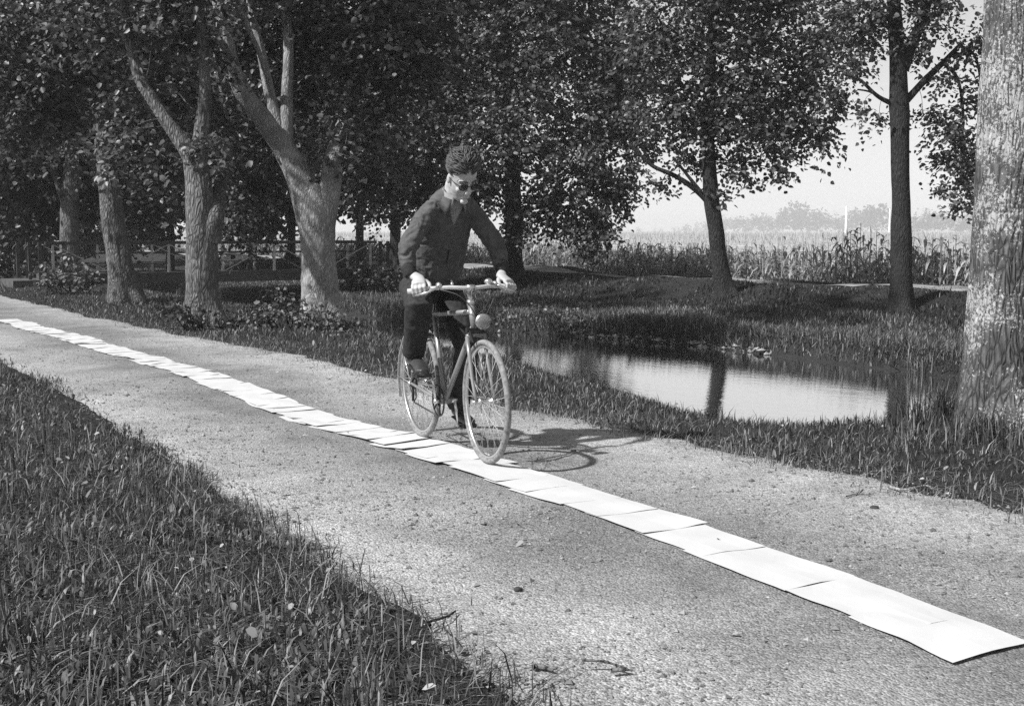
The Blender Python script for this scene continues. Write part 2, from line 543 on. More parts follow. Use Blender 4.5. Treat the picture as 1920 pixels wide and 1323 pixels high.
def cand(k, a0, a1, n0, n1, fall=None):
    a = rng.uniform(a0, a1, k); n = rng.uniform(n0, n1, k)
    x, y = an2w(a, n)
    vis = (y > 1.5) & (np.abs(x) < y * 0.46 + 1.0)
    a, n, x, y = a[vis], n[vis], x[vis], y[vis]
    if fall:
        keep = rng.random(len(a)) < np.clip((fall / np.hypot(x, y)) ** 1.5, 0, 1)
        a, n = a[keep], n[keep]
    return a, n
def clumpy(a, n, scale, thr, seed):
    v = fbm(np.stack([a * scale, n * scale, 0 * a], -1), seed, 3)
    return v

# foreground turf
P = []
a, n = cand(540000, 1.0, 17, -6.5, 2.3, 6.0)
lim = np.interp(a, *NEAR_EDGE) + .05 + fbm(np.stack([a * 2.2, 0 * a, 0 * a], -1), 31, 3) * 0.10 - np.abs(rng.normal(0, .06, len(a)))
k = n < lim; a, n = a[k], n[k]
cl = clumpy(a, n, 2.0, 0, 37)
k = rng.random(len(a)) < np.clip(.75 + .9 * clumpy(a, n, .9, 0, 38), .3, 1); a, n, cl = a[k], n[k], cl[k]
d = np.hypot(*an2w(a, n))
h = np.clip(0.026 + 0.026 * cl + rng.gamma(2.0, 0.009, len(a)), .012, .15)
P.append(blades(a, n, h, np.clip(.0018 + .0005 * d, .0026, .009) * rng.uniform(.6, 1.7, len(a)), 1.2))
a, n = cand(120000, 1.0, 14, -5, 2.0, 5)
k = n < np.interp(a, *NEAR_EDGE) + .03; a, n = a[k], n[k]
P.append(blades(a, n, rng.uniform(.02, .06, len(a)), rng.uniform(.0025, .006, len(a)), 3.0, .012))
a, n = cand(9000, 1, 18, 1.4, 2.6, 8)
k = rng.random(len(a)) < np.clip((np.interp(a, *NEAR_EDGE) + .34 - n) / .45, 0, 1) ** 2 * np.clip(.6 + clumpy(a, n, 2.2, 0, 50), 0, 1); a, n = a[k], n[k]
P.append(blades(a, n, rng.uniform(.015, .06, len(a)), rng.uniform(.003, .007, len(a)), 1.4))
# long arching stalks
a, n = cand(14000, 1.5, 12, -5, 1.9, 5)
k = n < np.interp(a, *NEAR_EDGE) + .08; a, n = a[k], n[k]
P.append(blades(a, n, rng.uniform(.08, .2, len(a)), rng.uniform(.003, .007, len(a)), 1.2))
# a tall tuft close to the lens
for (ta, tn, c, hh) in ((2.75, 1.25, 90, .26), (2.3, .55, 60, .22), (3.9, .6, 60, .2)):
    r = np.abs(rng.normal(0, .07, c)); t = rng.uniform(0, 6.28, c)
    P.append(blades(ta + r * np.cos(t), tn + r * np.sin(t), rng.uniform(.12, hh, c), rng.uniform(.004, .008, c), .5))
V, polys = join_blades(P)
stuff('grass', V, polys, M['grass'], 'tangled dark grass bank in the near corner beside the lane', 'grass')
# broad weed leaves in the turf (clover, plantain): short wide blades
a, n = cand(200000, 1.2, 14, -6, 1.9, 5)
k = (n < np.interp(a, *NEAR_EDGE)) & (clumpy(a, n, 1.5, 0, 41) > -.1); a, n = a[k], n[k]
V, q, t = blades(a, n, rng.uniform(.02, .055, len(a)), rng.uniform(.007, .020, len(a)), 1.3, .02)
stuff('weed_leaves', V, [q, t], M['bush_leaf'], 'small broad weed leaves low in the near grass', 'weeds')

# verge between lane and stream
P = []
a, n = cand(280000, 0, 40, 4.0, 8.4, 9)
lim = np.interp(a, *FAR_EDGE) - .06 + fbm(np.stack([a * 2, 0 * a + 5, 0 * a], -1), 43, 3) * .14 + np.abs(rng.normal(0, .08, len(a)))
k = (n > lim) & (zground(a, n) > WATER_Z + .02); a, n = a[k], n[k]
cl = clumpy(a, n, 1.6, 0, 47); d = np.hypot(*an2w(a, n))
h = np.clip(.038 + .03 * cl + rng.gamma(2., .012, len(a)), .015, .18) * (0.45 + .55 * sst(n - lim[k], 0, .7)) * (1 - .35 * sst(n, np.interp(a, *CREST) - .6, np.interp(a, *CREST)))
P.append(blades(a, n, h, np.clip(.002 + .0005 * d, .004, .012) * rng.uniform(.6, 1.5, len(a)), 1.1))
# grass creeping out over the gravel
a, n = cand(26000, 0, 24, 4.2, 5.1, 9)
k = rng.random(len(a)) < np.clip((n - np.interp(a, *FAR_EDGE) + .38) / .5, 0, 1) ** 2 * np.clip(.6 + clumpy(a, n, 2.2, 0, 49), 0, 1); a, n = a[k], n[k]
P.append(blades(a, n, rng.uniform(.015, .07, len(a)), rng.uniform(.004, .009, len(a)), 1.3))
# taller fringe on the crest over the water, and stems standing in the gaps
a, n = cand(5000, 2, 26, 5.5, 8.4, 12)
cr = np.interp(a, *CREST)
k = (n > cr - .35) & (n < cr + .5) & (clumpy(a, n, 1.3, 0, 53) > -.05); a, n = a[k], n[k]
P.append(blades(a, n, rng.uniform(.05, .14, len(a)), rng.uniform(.005, .010, len(a)), .7))
V, polys = join_blades(P)
stuff('verge_grass', V, polys, M['grass'], 'rough grass verge between the gravel lane and the stream', 'grass')
# dry straw along the lane edge and in the verge
a, n = cand(22000, 1, 22, 4.2, 5.7, 7)
lim = np.interp(a, *FAR_EDGE)
k = np.abs(n - lim - .1) < .35; a, n = a[k], n[k]
V, q, t = blades(a, n, rng.uniform(.03, .10, len(a)), rng.uniform(.003, .007, len(a)), 1.6, .004)
a2, n2 = cand(12000, 1, 12, -4, 1.9, 5)
k = n2 < np.interp(a2, *NEAR_EDGE) + .06
V2, q2, t2 = blades(a2[k], n2[k], rng.uniform(.05, .16, k.sum()), rng.uniform(.003, .006, k.sum()), 1.0, .01)
V, polys = join_blades([(V, q, t), (V2, q2, t2)])
stuff('dry_straw', V, polys, M['grass_dry'], 'pale dry straw lying along both edges of the lane', 'straw')

# far bank, berm and dike
P = []
a, n = cand(370000, -2, 54, 11.0, 22.4, 19)
k = (zground(a, n) > WATER_Z + .02) & (n > 9) & ~((n > 19.65) & (n < 21.2) & (clumpy(a, n, .8, 0, 61) < .1)); a, n = a[k], n[k]
cl = clumpy(a, n, .9, 0, 59); d = np.hypot(*an2w(a, n))
fw = np.interp(a, *FARW)
h = np.clip(.05 + .05 * cl + rng.gamma(2, .016, len(a)), .02, .22) * np.where((n > 19.2) & (n < 22), .4, 1)
h = h * (1 - .3 * np.exp(-((n - fw - .5) / .7) ** 2))
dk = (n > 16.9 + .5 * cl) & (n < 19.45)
P.append(blades(a[~dk], n[~dk], h[~dk], np.clip(.0006 * d[~dk], .008, .020) * rng.uniform(.6, 1.4, (~dk).sum()), .9))
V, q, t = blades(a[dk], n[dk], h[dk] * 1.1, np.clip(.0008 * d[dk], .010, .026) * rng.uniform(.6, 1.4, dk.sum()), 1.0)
stuff('dike_shade_herbage', V, [q, t], M['leaf_dark'], 'rough herbage on the slope of the far dike, coloured dark as tree shade', 'herbage')  # dark leaf colour here stands in for tree shade on the slope
# grass hanging down the steep face of the far bank to the water
a = rng.uniform(2, 32, 60000); n = np.interp(a, *FARW) + rng.uniform(-.1, 1.1, len(a))
zb_ = zground(a, n); k = (zb_ > WATER_Z + .03) & (zb_ < -.34) & (rng.random(len(a)) < np.clip(.8 + .5 * clumpy(a, n, 1.1, 0, 63), .3, 1)); a, n = a[k], n[k]
P.append(blades(a, n, rng.uniform(.08, .22, len(a)), rng.uniform(.010, .020, len(a)), .9))
V, polys = join_blades(P)
stuff('bank_grass', V, polys, M['bank'], 'long grass over the far stream bank and dike', 'grass')

# ------------------------------------------------------------------ loose gravel, bank stones, fallen leaves
OCT = np.array([(1, 0, 0), (0, 1, 0), (-1, 0, 0), (0, -1, 0), (0, 0, 1), (0, 0, -1)], float)
OCF = np.array([(0, 1, 4), (1, 2, 4), (2, 3, 4), (3, 0, 4), (1, 0, 5), (2, 1, 5), (3, 2, 5), (0, 3, 5)])
def stones(a, n, r, flat, z):
    k = len(a)
    S = OCT[None] * (1 + rng.uniform(-.35, .35, (k, 6, 1)))
    S = S + rng.uniform(-.25, .25, (k, 6, 3))
    th = rng.uniform(0, 6.28, k); c, s_ = np.cos(th)[:, None], np.sin(th)[:, None]
    X = (S[..., 0] * c - S[..., 1] * s_) * r[:, None] * rng.uniform(.8, 1.4, (k, 1))
    Y = (S[..., 0] * s_ + S[..., 1] * c) * r[:, None]
    Z = S[..., 2] * r[:, None] * flat
    V = np.stack([n[:, None] + X, a[:, None] + Y, z[:, None] + Z], -1).reshape(-1, 3)
    F = (OCF[None] + (np.arange(k) * 6)[:, None, None]).reshape(-1, 3)
    return V, F
a, n = cand(105000, 1.2, 16, 1.7, 5.1, 4.2)
k = (n > np.interp(a, *NEAR_EDGE) - .1) & (n < np.interp(a, *FAR_EDGE) + .15) & (np.abs(n - 3.3) > .2)
k &= rng.random(len(a)) < np.clip(.55 + .6 * fbm(np.stack([a * 1.1, n * 1.1, 0 * a], -1), 67, 3), .12, 1)
a, n = a[k], n[k]
r = np.clip(rng.lognormal(math.log(.0045), .45, len(a)), .002, .016)
V, F = stones(a, n, r, .65, zlane(a, n) + r * .15)
stuff('gravel', V, [F], M['stone'], 'loose pebbles scattered over the gravel lane', 'gravel', smooth=False)

a = rng.uniform(2, 30, 2600); fw = np.interp(a, *FARW)
on = fbm(np.stack([a * .45, 0 * a, 0 * a], -1), 71, 2)
k = (on > .0) & (rng.random(len(a)) < .6)
a = a[k]; n = np.interp(a, *FARW) + rng.normal(-.12, .17, len(a)) + .35 * (fbm(np.stack([a, 0 * a, 0 * a], -1) * .25, 5, 2))
for _ in range(10):      # settle the stones on the strip just above the waterline
    z = zground(a, n); n = n + np.where(z < WATER_Z - .02, .05, 0) - np.where(z > WATER_Z + rng.uniform(.03, .3, len(a)), .05, 0)
z = zground(a, n)
r = np.clip(rng.lognormal(math.log(.024), .55, len(a)), .01, .085)
V, F = stones(a, n, r, .6, z + r * .25)
stuff('bank_stones', V, [F], M['pale_stone'], 'pale stones edging the waterline below the far bank', 'stones', smooth=False)

def flat_leaves(a, n, L, z, tilt=.35):
    k = len(a)
    th = rng.uniform(0, 6.28, k)
    d = np.stack([np.cos(th), np.sin(th), rng.normal(0, tilt, k)], -1)
    s_ = np.stack([-np.sin(th), np.cos(th), rng.normal(0, tilt, k)], -1)
    P0 = np.stack([n, a, z], -1)
    def at_(u, v, c): return P0 + d * (L * u)[:, None] + s_ * (L * v)[:, None] + np.array([0, 0, 1]) * (L * c)[:, None]
    o1 = np.ones(k)
    V = np.stack([at_(0 * o1, 0 * o1, 0 * o1), at_(.3 * o1, -.32 * o1, .12 * o1), at_(.7 * o1, -.26 * o1, .14 * o1), at_(o1, 0 * o1, .05 * o1), at_(.7 * o1, .26 * o1, .14 * o1), at_(.3 * o1, .32 * o1, .12 * o1)], 1).reshape(-1, 3)
    b = np.arange(k) * 6
    return V, np.concatenate([np.stack([b, b + 3, b + 2, b + 1], -1), np.stack([b, b + 5, b + 4, b + 3], -1)])
a1, n1 = cand(3200, 1.5, 20, -5, 1.8, 5)
k = n1 < np.interp(a1, *NEAR_EDGE); a1, n1 = a1[k], n1[k]
a2, n2 = cand(500, 2, 25, 4.5, 6.2, 8)
a3, n3 = cand(120, 2, 20, 2, 4.8, 8)
a = np.concatenate([a1, a2, a3]); n = np.concatenate([n1, n2, n3])
zl = zground(a, n) + np.concatenate([rng.uniform(.03, .08, len(a1)), rng.uniform(.01, .06, len(a2)), np.full(len(a3), .012)])
V, F = flat_leaves(a, n, rng.uniform(.012, .045, len(a)) * rng.uniform(.5, 1, len(a)), zl, .6)
stuff('fallen_leaves', V, [F], M['fallen'], 'pale fallen leaves lying in the grass and on the lane', 'leaves')

# ------------------------------------------------------------------ maize field
def arc_leaves(base, th, L, w, rise, droop, segs=3):
    """arching strap leaves; base (k,3) world-ish, th heading"""
    k = len(th)
    dx = np.stack([np.cos(th), np.sin(th), 0 * th], -1); sd = np.stack([-np.sin(th), np.cos(th), 0 * th], -1)
    rows = []
    for i_ in range(segs + 1):
        u = i_ / segs
        p = base + dx * (L * u * (1 - .25 * u))[:, None] + np.array([0, 0, 1]) * (L * (rise * u - droop * u * u))[:, None]
        ww = w * (math.sin(math.pi * min(1, .18 + .82 * u)) if u < 1 else .04)
        rows += [p - sd * (ww / 2)[:, None], p + sd * (ww / 2)[:, None]]
    V = np.stack(rows, 1).reshape(-1, 3)
    m_ = 2 * (segs + 1)
    b = np.arange(k) * m_
    F = np.concatenate([np.stack([b + 2 * j, b + 2 * j + 1, b + 2 * j + 3, b + 2 * j + 2], -1) for j in range(segs)])
    return V, F
def corn(a, n, H, nl, z0):
    Vs, Fs, off = [], [], 0
    k = len(a)
    zb = zground(a, n)
    for j in range(nl):
        u = z0 + (1 - z0) * (j + rng.uniform(-.3, .3, k)) / nl
        base = np.stack([n, a, zb + H * np.clip(u, 0, .97)], -1)
        V, F = arc_leaves(base, rng.uniform(0, 6.28, k), rng.uniform(.28, .55, k), rng.uniform(.05, .09, k), rng.uniform(.3, .85, k), rng.uniform(.7, 1.3, k))
        Vs.append(V); Fs.append(F + off); off += len(V)
    # stem
    W = np.stack([0 * a, 0 * a + .016, 0 * a], -1); P0 = np.stack([n, a, zb], -1); P1 = P0 + np.stack([0 * a, 0 * a, H], -1)
    V = np.stack([P0 - W, P0 + W, P1 + W * .5, P1 - W * .5], 1).reshape(-1, 3); b = np.arange(k) * 4 + off
    Vs.append(V); Fs.append(np.stack([b, b + 1, b + 2, b + 3], -1))
    return np.concatenate(Vs), np.concatenate(Fs)
def tassels(a, n, zt, L, c):
    Vs, Fs, off = [], [], 0
    for j in range(c):
        k = len(a)
        V, q, t = None, None, None
        th = rng.uniform(0, 6.28, k)
        base = np.stack([n, a, zt], -1)
        d = np.stack([np.cos(th) * .35, np.sin(th) * .35, 0 * th + 1], -1) * (L * rng.uniform(.7, 1.2, k))[:, None]
        W = np.stack([np.sin(th) * .5, -np.cos(th), 0 * th], -1) * (L * .07)[:, None]
        Vs.append(np.stack([base - W, base + W, base + d], 1).reshape(-1, 3))
        b = np.arange(k) * 3 + off; off += k * 3
        Fs.append(np.stack([b, b + 1, b + 2], -1))
    return np.concatenate(Vs), np.concatenate(Fs)
ra, rn, rh = [], [], []
for r_ in range(4):
    aa_ = np.arange(9, 68, .15); ra.append(aa_ + rng.normal(0, .05, len(aa_))); rn.append(22.5 + .75 * r_ + rng.normal(0, .06, len(aa_)) + 0 * aa_)
ra = np.concatenate(ra); rn = np.concatenate(rn)
rh = np.full(len(ra), 1.20) + rng.normal(0, .1, len(ra)) + .22 * (1 - sst(ra, 19, 27)) + .10 * fbm(np.stack([ra * .2, rn * .2, 0 * ra], -1), 79, 2)
V1, F1 = corn(ra, rn, rh, 14, .05)
a2 = rng.uniform(4, 110, 5200); n2 = 25.8 + 40 * rng.random(5200) ** 1.8
h2 = 1.36 + rng.normal(0, .1, 5200)
V2, F2 = corn(a2, n2, h2, 4, .55)
stuff('maize_field', np.concatenate([V1, V2]), [np.concatenate([F1, F2 + len(V1)])], M['corn'], 'dense field of tall maize behind the far dike', 'maize')
ta = np.concatenate([ra[::5], a2]); tn = np.concatenate([rn[::5], n2]); tz = zground(ta, tn) + np.concatenate([rh[::5], h2]) - .08
VT, FT = tassels(ta, tn, tz, rng.uniform(.14, .26, len(ta)), 3)
dd = 60 * (8.0 ** rng.random(16000)); uu = rng.uniform(-.5, .5, 16000)
fx, fy = dd * uu, dd
fa, fn = w2an(fx, fy); k = fn > 55; fa, fn, dd = fa[k], fn[k], dd[k]
V3, F3 = tassels(fa, fn, np.full(len(fa), .74), .22 + .0022 * dd, 2)
stuff('maize_tassels', np.concatenate([VT, V3]), [np.concatenate([FT, F3 + len(VT)])], M['tassel'], 'pale sunlit tassels over the top of the maize', 'maize')
sheet('field', axis(-900, 1500, -20, 200, 4), axis(27, 1400, 27, 120, 4), lambda a, n: 0 * a + .62 + .06 * np.sin(n * 1.3) * np.cos(a * .7) - .5 * (1 - sst(n, 27, 45)), M['corn_tops'])['label'] = 'far stretch of the maize field as a pale even surface'

# ------------------------------------------------------------------ trees
def ground_hit(px, py, d0=3.0, d1=90.0):
    ds = np.arange(d0, d1, .05)
    pts = np.array([at(px, py, d) for d in ds])
    a_, n_ = w2an(pts[:, 0], pts[:, 1])
    z = zground(a_, n_)
    k = np.argmax(pts[:, 2] < z)
    return ds[k] if pts[k, 2] < z[k] else d1
def zw(x, y):
    a_, n_ = w2an(np.array([x]), np.array([y]))
    return float(zground(a_, n_)[0])

def catmull(P_, sub):
    P_ = np.asarray(P_, float)
    if len(P_) < 3:
        t = np.linspace(0, 1, sub * (len(P_) - 1) + 1)[:, None]
        return P_[0] * (1 - t) + P_[-1] * t
    Q = np.vstack([2 * P_[0] - P_[1], P_, 2 * P_[-1] - P_[-2]])
    out = []
    for i_ in range(1, len(Q) - 2):
        for j in range(sub):
            t = j / sub
            p0, p1, p2, p3 = Q[i_ - 1:i_ + 3]
            out.append(.5 * ((2 * p1) + (-p0 + p2) * t + (2 * p0 - 5 * p1 + 4 * p2 - p3) * t * t + (-p0 + 3 * p1 - 3 * p2 + p3) * t ** 3))
    out.append(Q[-2])
    return np.array(out)
def limb_mesh(pts, rad, seg=20, sub=8, rough=.05, seed=0, flare=None, ridge=0, rf=9):
    """tapered knobbly tube through world points"""
    C = catmull(np.column_stack([pts, rad]), sub)
    P_, rr = C[:, :3], np.maximum(C[:, 3], .004)
    n_ = len(P_)
    T = np.gradient(P_, axis=0); T /= np.linalg.norm(T, axis=1)[:, None]
    u = np.cross(T[0], (0.3, 1, 0.1)); u /= np.linalg.norm(u)
    th = np.linspace(0, 2 * np.pi, seg, endpoint=False)
    rows = []
    for i_ in range(n_):
        u = u - T[i_] * u.dot(T[i_]); u /= np.linalg.norm(u); w = np.cross(T[i_], u)
        ring = np.cos(th)[:, None] * u + np.sin(th)[:, None] * w
        r_ = rr[i_] * np.ones(seg)
        if flare is not None:
            hgt = P_[i_][2] - flare
            k = math.exp(-max(0, hgt) / .22)
            r_ = r_ * (1 + k * (.30 + .22 * np.cos(th * 5 + seed) + .12 * np.cos(th * 3 + seed * 2)))
        rows.append((P_[i_], ring, r_))
    Pc = np.concatenate([p + ring * r_[:, None] for p, ring, r_ in rows])
    dirs = np.concatenate([ring for _, ring, _ in rows]); R_ = np.concatenate([r_ for _, _, r_ in rows])
    q = Pc * np.array([1, 1, .45])
    dsp = fbm(q * 4.5, seed, 3) * rough * 1.2 + fbm(Pc * 1.5, seed + 9, 2) * rough
    V = Pc + dirs * (dsp * R_)[:, None]
    if ridge:
        ang = np.tile(th, n_)
        hh = np.repeat(np.arange(n_) * np.linalg.norm(P_[1] - P_[0]), seg)
        s1 = np.stack([ang * rf + 1.6 * fbm(np.stack([ang * 2, hh * 2.2, 0 * ang], -1), seed + 3, 2), hh * 4.2, 0 * ang], -1)
        rd = 1 - np.abs(vnoise(s1, seed + 21)) * 2
        s2 = np.stack([ang * 20, hh * 9, 0 * ang], -1)
        V = V + dirs * ((np.clip(rd, -.8, 1) * ridge + vnoise(s2, seed + 22) * ridge * .5)[:, None])
    i_ = (np.arange(n_ - 1)[:, None] * seg)
    j = np.arange(seg)[None]; l = (j + 1) % seg
    F = np.stack([i_ + j, i_ + l, i_ + seg + l, i_ + seg + j], -1).reshape(-1, 4)
    cap = np.vstack([V, P_[-1] + T[-1] * rr[-1] * .6])
    FT = np.stack([(n_ - 1) * seg + j[0], (n_ - 1) * seg + l[0], np.full(seg, len(V))], -1)
    return cap, F, FT
def join_parts(parts):
    Vs, Q, T, off = [], [], [], 0
    for V, q, t in parts:
        Vs.append(V); Q.append(q + off); T.append(t + off); off += len(V)
    return np.concatenate(Vs), [np.concatenate(Q), np.concatenate(T)]

def leaf_cloud(origin, dirs, lens, per, L, seed_rng, flat=.75):
    """sprays: rows of leaves along drooping twigs. origin (m,3), dirs (m,3) unit, lens (m,)"""
    m_ = len(origin)
    u = (np.arange(per)[None] + seed_rng.uniform(-.3, .3, (m_, per))) / per
    d = np.repeat(dirs[:, None], per, 1)
    pos = origin[:, None] + d * (u * lens[:, None])[..., None]
    pos[..., 2] -= (u ** 2) * lens[:, None] * .22
    side = np.cross(dirs, (0, 0, 1.0)); side /= np.maximum(np.linalg.norm(side, axis=1), 1e-6)[:, None]
    sg = np.where(np.arange(per) % 2 == 0, 1, -1)[None, :, None]
    ax = d * seed_rng.uniform(.2, 1.0, (m_, per, 1)) + side[:, None] * sg * seed_rng.uniform(.4, 1.1, (m_, per, 1))
    ax[..., 2] += seed_rng.normal(-.28, .35, (m_, per))
    pos = pos + side[:, None] * sg * seed_rng.uniform(0, .10, (m_, per, 1)) * lens[:, None, None] + seed_rng.normal(0, .05, (m_, per, 3)) * lens[:, None, None]
    ax = ax.reshape(-1, 3); ax /= np.linalg.norm(ax, axis=1)[:, None]
    pos = pos.reshape(-1, 3)
    k = len(pos)
    nr = np.array([0, 0, 1.0]) * flat + seed_rng.normal(0, .55, (k, 3))
    nr -= ax * (nr * ax).sum(1)[:, None]; nr /= np.linalg.norm(nr, axis=1)[:, None]
    s_ = np.cross(ax, nr)
    LL = (L * seed_rng.uniform(.65, 1.25, k))[:, None]
    W = LL * seed_rng.uniform(.34, .46, (k, 1)); fold = LL * seed_rng.uniform(.02, .16, (k, 1)); curl = LL * seed_rng.uniform(-.05, .25, (k, 1))
    V = np.stack([pos, pos + ax * LL * .28 - s_ * W + nr * fold, pos + ax * LL * .66 - s_ * W * .78 + nr * (fold - curl * .4), pos + ax * LL - nr * curl,
                  pos + ax * LL * .66 + s_ * W * .78 + nr * (fold - curl * .4), pos + ax * LL * .28 + s_ * W + nr * fold], 1).reshape(-1, 3)
    b = np.arange(k) * 6
    return V, np.concatenate([np.stack([b, b + 3, b + 2, b + 1], -1), np.stack([b, b + 5, b + 4, b + 3], -1)])
def blob_leaves(blobs, L, dens, per, g, span=(.45, .95)):
    Vs, Fs, off = [], [], 0
    for c, r in blobs:
        c = np.asarray(c, float); r = np.asarray(r, float) if hasattr(r, '__len__') else np.array([r, r, r * .85])
        m_ = max(6, int(dens * 4.19 * r.prod() ** (2 / 3) * 2.2))
        q = g.normal(size=(m_, 3)); q /= np.linalg.norm(q, axis=1)[:, None]
        rad = g.random(m_) ** .45 * g.uniform(.75, 1.12, m_)
        lump = 1 + .3 * vnoise(q * 1.8 + c, 5)
        o_ = c + q * r * (rad * lump)[:, None]
        dr = q * np.array([1, 1, .25]) + g.normal(0, .35, (m_, 3)); dr[:, 2] -= .25
        dr /= np.linalg.norm(dr, axis=1)[:, None]
        ln = g.uniform(*span, m_)
        V, F = leaf_cloud(o_ - dr * (ln * .5)[:, None], dr, ln, per, L, g)
        Vs.append(V); Fs.append(F + off); off += len(V)
    return np.concatenate(Vs), np.concatenate(Fs)
def branch_parts(starts, blobs, r0, seed):
    g = np.random.default_rng(seed)
    out = []
    S = np.asarray(starts, float)
    for c, r in blobs:
        c = np.asarray(c, float); rr = float(np.mean(r)) if hasattr(r, '__len__') else r
        dd_ = np.linalg.norm(S - c, axis=1)
        s = S[np.argmin(dd_)]
        mid = (s + c) / 2 + g.normal(0, .12, 3) * rr + np.array([0, 0, .15 * rr])
        rb = r0 * (.16 + .7 * min(1, rr / 1.6))
        out.append(limb_mesh([s, mid, c], [rb, rb * .7, rb * .4], 7, 5, .05, seed))
        for _ in range(4):
            q = g.normal(size=3); q /= np.linalg.norm(q); q[2] = q[2] * .5
            e = c + q * rr * .95
            m2 = (c + e) / 2 + g.normal(0, .1, 3) * rr
            out.append(limb_mesh([c * .6 + mid * .4, m2, e], [rb * .4, rb * .25, .006], 5, 4, .03, seed))
    return out

TREES = 'trees along the stream'
def tree(name, label, d, trunk, limbs, blobs, r0=.05, L=.11, dens=6.5, per=13, bark='bark', leaf='leaf', seed=1, seg=28, ridge=0, upper=None, flare=True, rough=.06, sub=10, group=TREES):
    """trunk/limbs: lists of (px, py, width_px[, d]); blobs: (px, py, d, r)"""
    def pts(lst):
        P_, rr = [], []
        for q in lst:
            dq = q[3] if len(q) > 3 else d
            P_.append(at(q[0], q[1], dq)); rr.append(q[2] * dq / FPX / 2)
        return np.array(P_), np.array(rr)
    P_, rr = pts(trunk)
    base = P_[0].copy(); gz = zw(base[0], base[1])
    base[2] = gz
    root = empty(name, tuple(base), label, 'tree', group)
    Pt = np.vstack([[P_[0][0], P_[0][1], gz - .25], [P_[0][0], P_[0][1], gz + .02], P_[1:]]) if P_[0][2] < gz + .3 else np.vstack([[P_[0][0], P_[0][1], gz - .25], P_])
    rt = np.concatenate([[rr[0]], rr]) if len(Pt) == len(rr) + 1 else rr
    V, q, t = limb_mesh(Pt - base, rt, seg, sub, rough, seed, flare=0.0 if flare else None, ridge=ridge, rf=6.5)
    link('trunk', mesh_np('trunk', V, [q, t], True), M[bark], root)
    starts = [p for p in catmull(P_[len(P_) // 2:], 4)]
    for lb in limbs:
        Pl, rl = pts(lb)
        V, q, t = limb_mesh(Pl - base, rl, max(10, seg // 2), sub, rough, seed + 3, ridge=ridge * .6)
        link('limb', mesh_np('limb', V, [q, t], True), M[bark], root)
        starts += [p for p in catmull(Pl, 4)[3:]]
    bl = [(at(b[0], b[1], b[2]), b[3]) for b in blobs]
    up = []
    if upper:
        for (x, y, z, r) in upper: up.append((np.array([base[0] + x, base[1] + y, z]), r))
        starts.append(np.array([base[0], base[1], max(p[2] for p in P_)]))
    g = np.random.default_rng(seed * 13 + 1)
    parts = branch_parts(np.array(starts) - base, [(c - base, r) for c, r in bl + up], r0, seed)
    V, polys_ = join_parts(parts)
    link('branches', mesh_np('branches', V, polys_, True), M[bark], root)['kind'] = 'stuff'
    Vs, Fs = blob_leaves([(c - base, r) for c, r in bl], L, dens, per, g)
    if up:
        V2, F2 = blob_leaves([(c - base, r) for c, r in up], L * 1.9, dens * .3, per, g)
        Fs = np.concatenate([Fs, F2 + len(Vs)]); Vs = np.concatenate([Vs, V2])
    Vs, Fs = light_gaps(Vs, Fs, base)
    link('crown', mesh_np('crown', Vs, [Fs]), M[leaf], root)['kind'] = 'stuff'
    return root

# gaps in the leaves through which the sun falls on the trunks
SUNV = np.array(_s)
BEAMS = []
def light_gaps(V, F, base):
    if not BEAMS: return V, F
    L6 = V.reshape(-1, 6, 3)
    c = L6.mean(1) + base
    drop = np.zeros(len(c), bool)
    for p, r in BEAMS:
        w = c - p
        t = w @ SUNV
        dist = np.linalg.norm(w - t[:, None] * SUNV, axis=1)
        drop |= (t > .1) & (dist < r)
    keep = ~drop | (g_gap.random(len(c)) < .06)
    k = int(keep.sum())
    b = np.arange(k) * 6
    return L6[keep].reshape(-1, 3), np.concatenate([np.stack([b, b + 3, b + 2, b + 1], -1), np.stack([b, b + 5, b + 4, b + 3], -1)])
g_gap = np.random.default_rng(77)
_d5, _d4, _d3, _d2 = 18.6, ground_hit(384, 608, 12, 30), ground_hit(236, 566, 14, 34), ground_hit(132, 533, 18, 45)
for d_, lst in ((_d5, [(590, 560), (588, 530), (586, 500), (584, 470), (582, 440), (580, 410), (572, 380), (560, 345), (545, 318), (528, 285), (505, 255), (485, 225), (465, 195), (450, 165), (436, 120), (425, 80), (512, 205), (538, 190), (538, 130), (640, 260), (660, 300)]),
                (_d4, [(366, 500), (364, 470), (362, 440), (360, 410), (358, 380), (358, 345), (345, 275), (325, 245), (300, 205), (396, 410)]),
                (_d3, [(210, 520), (204, 480), (200, 440), (196, 400), (192, 360), (188, 320), (184, 280), (178, 240), (140, 190), (60, 200), (20, 160), (100, 130)]),
                (_d2, [(122, 460), (122, 430)]), (7.9, [(1840, y_) for y_ in range(-100, 800, 60)])):
    for px, py in lst: BEAMS.append((at(px, py, d_ - .1), .30 if d_ < 20 else .34))
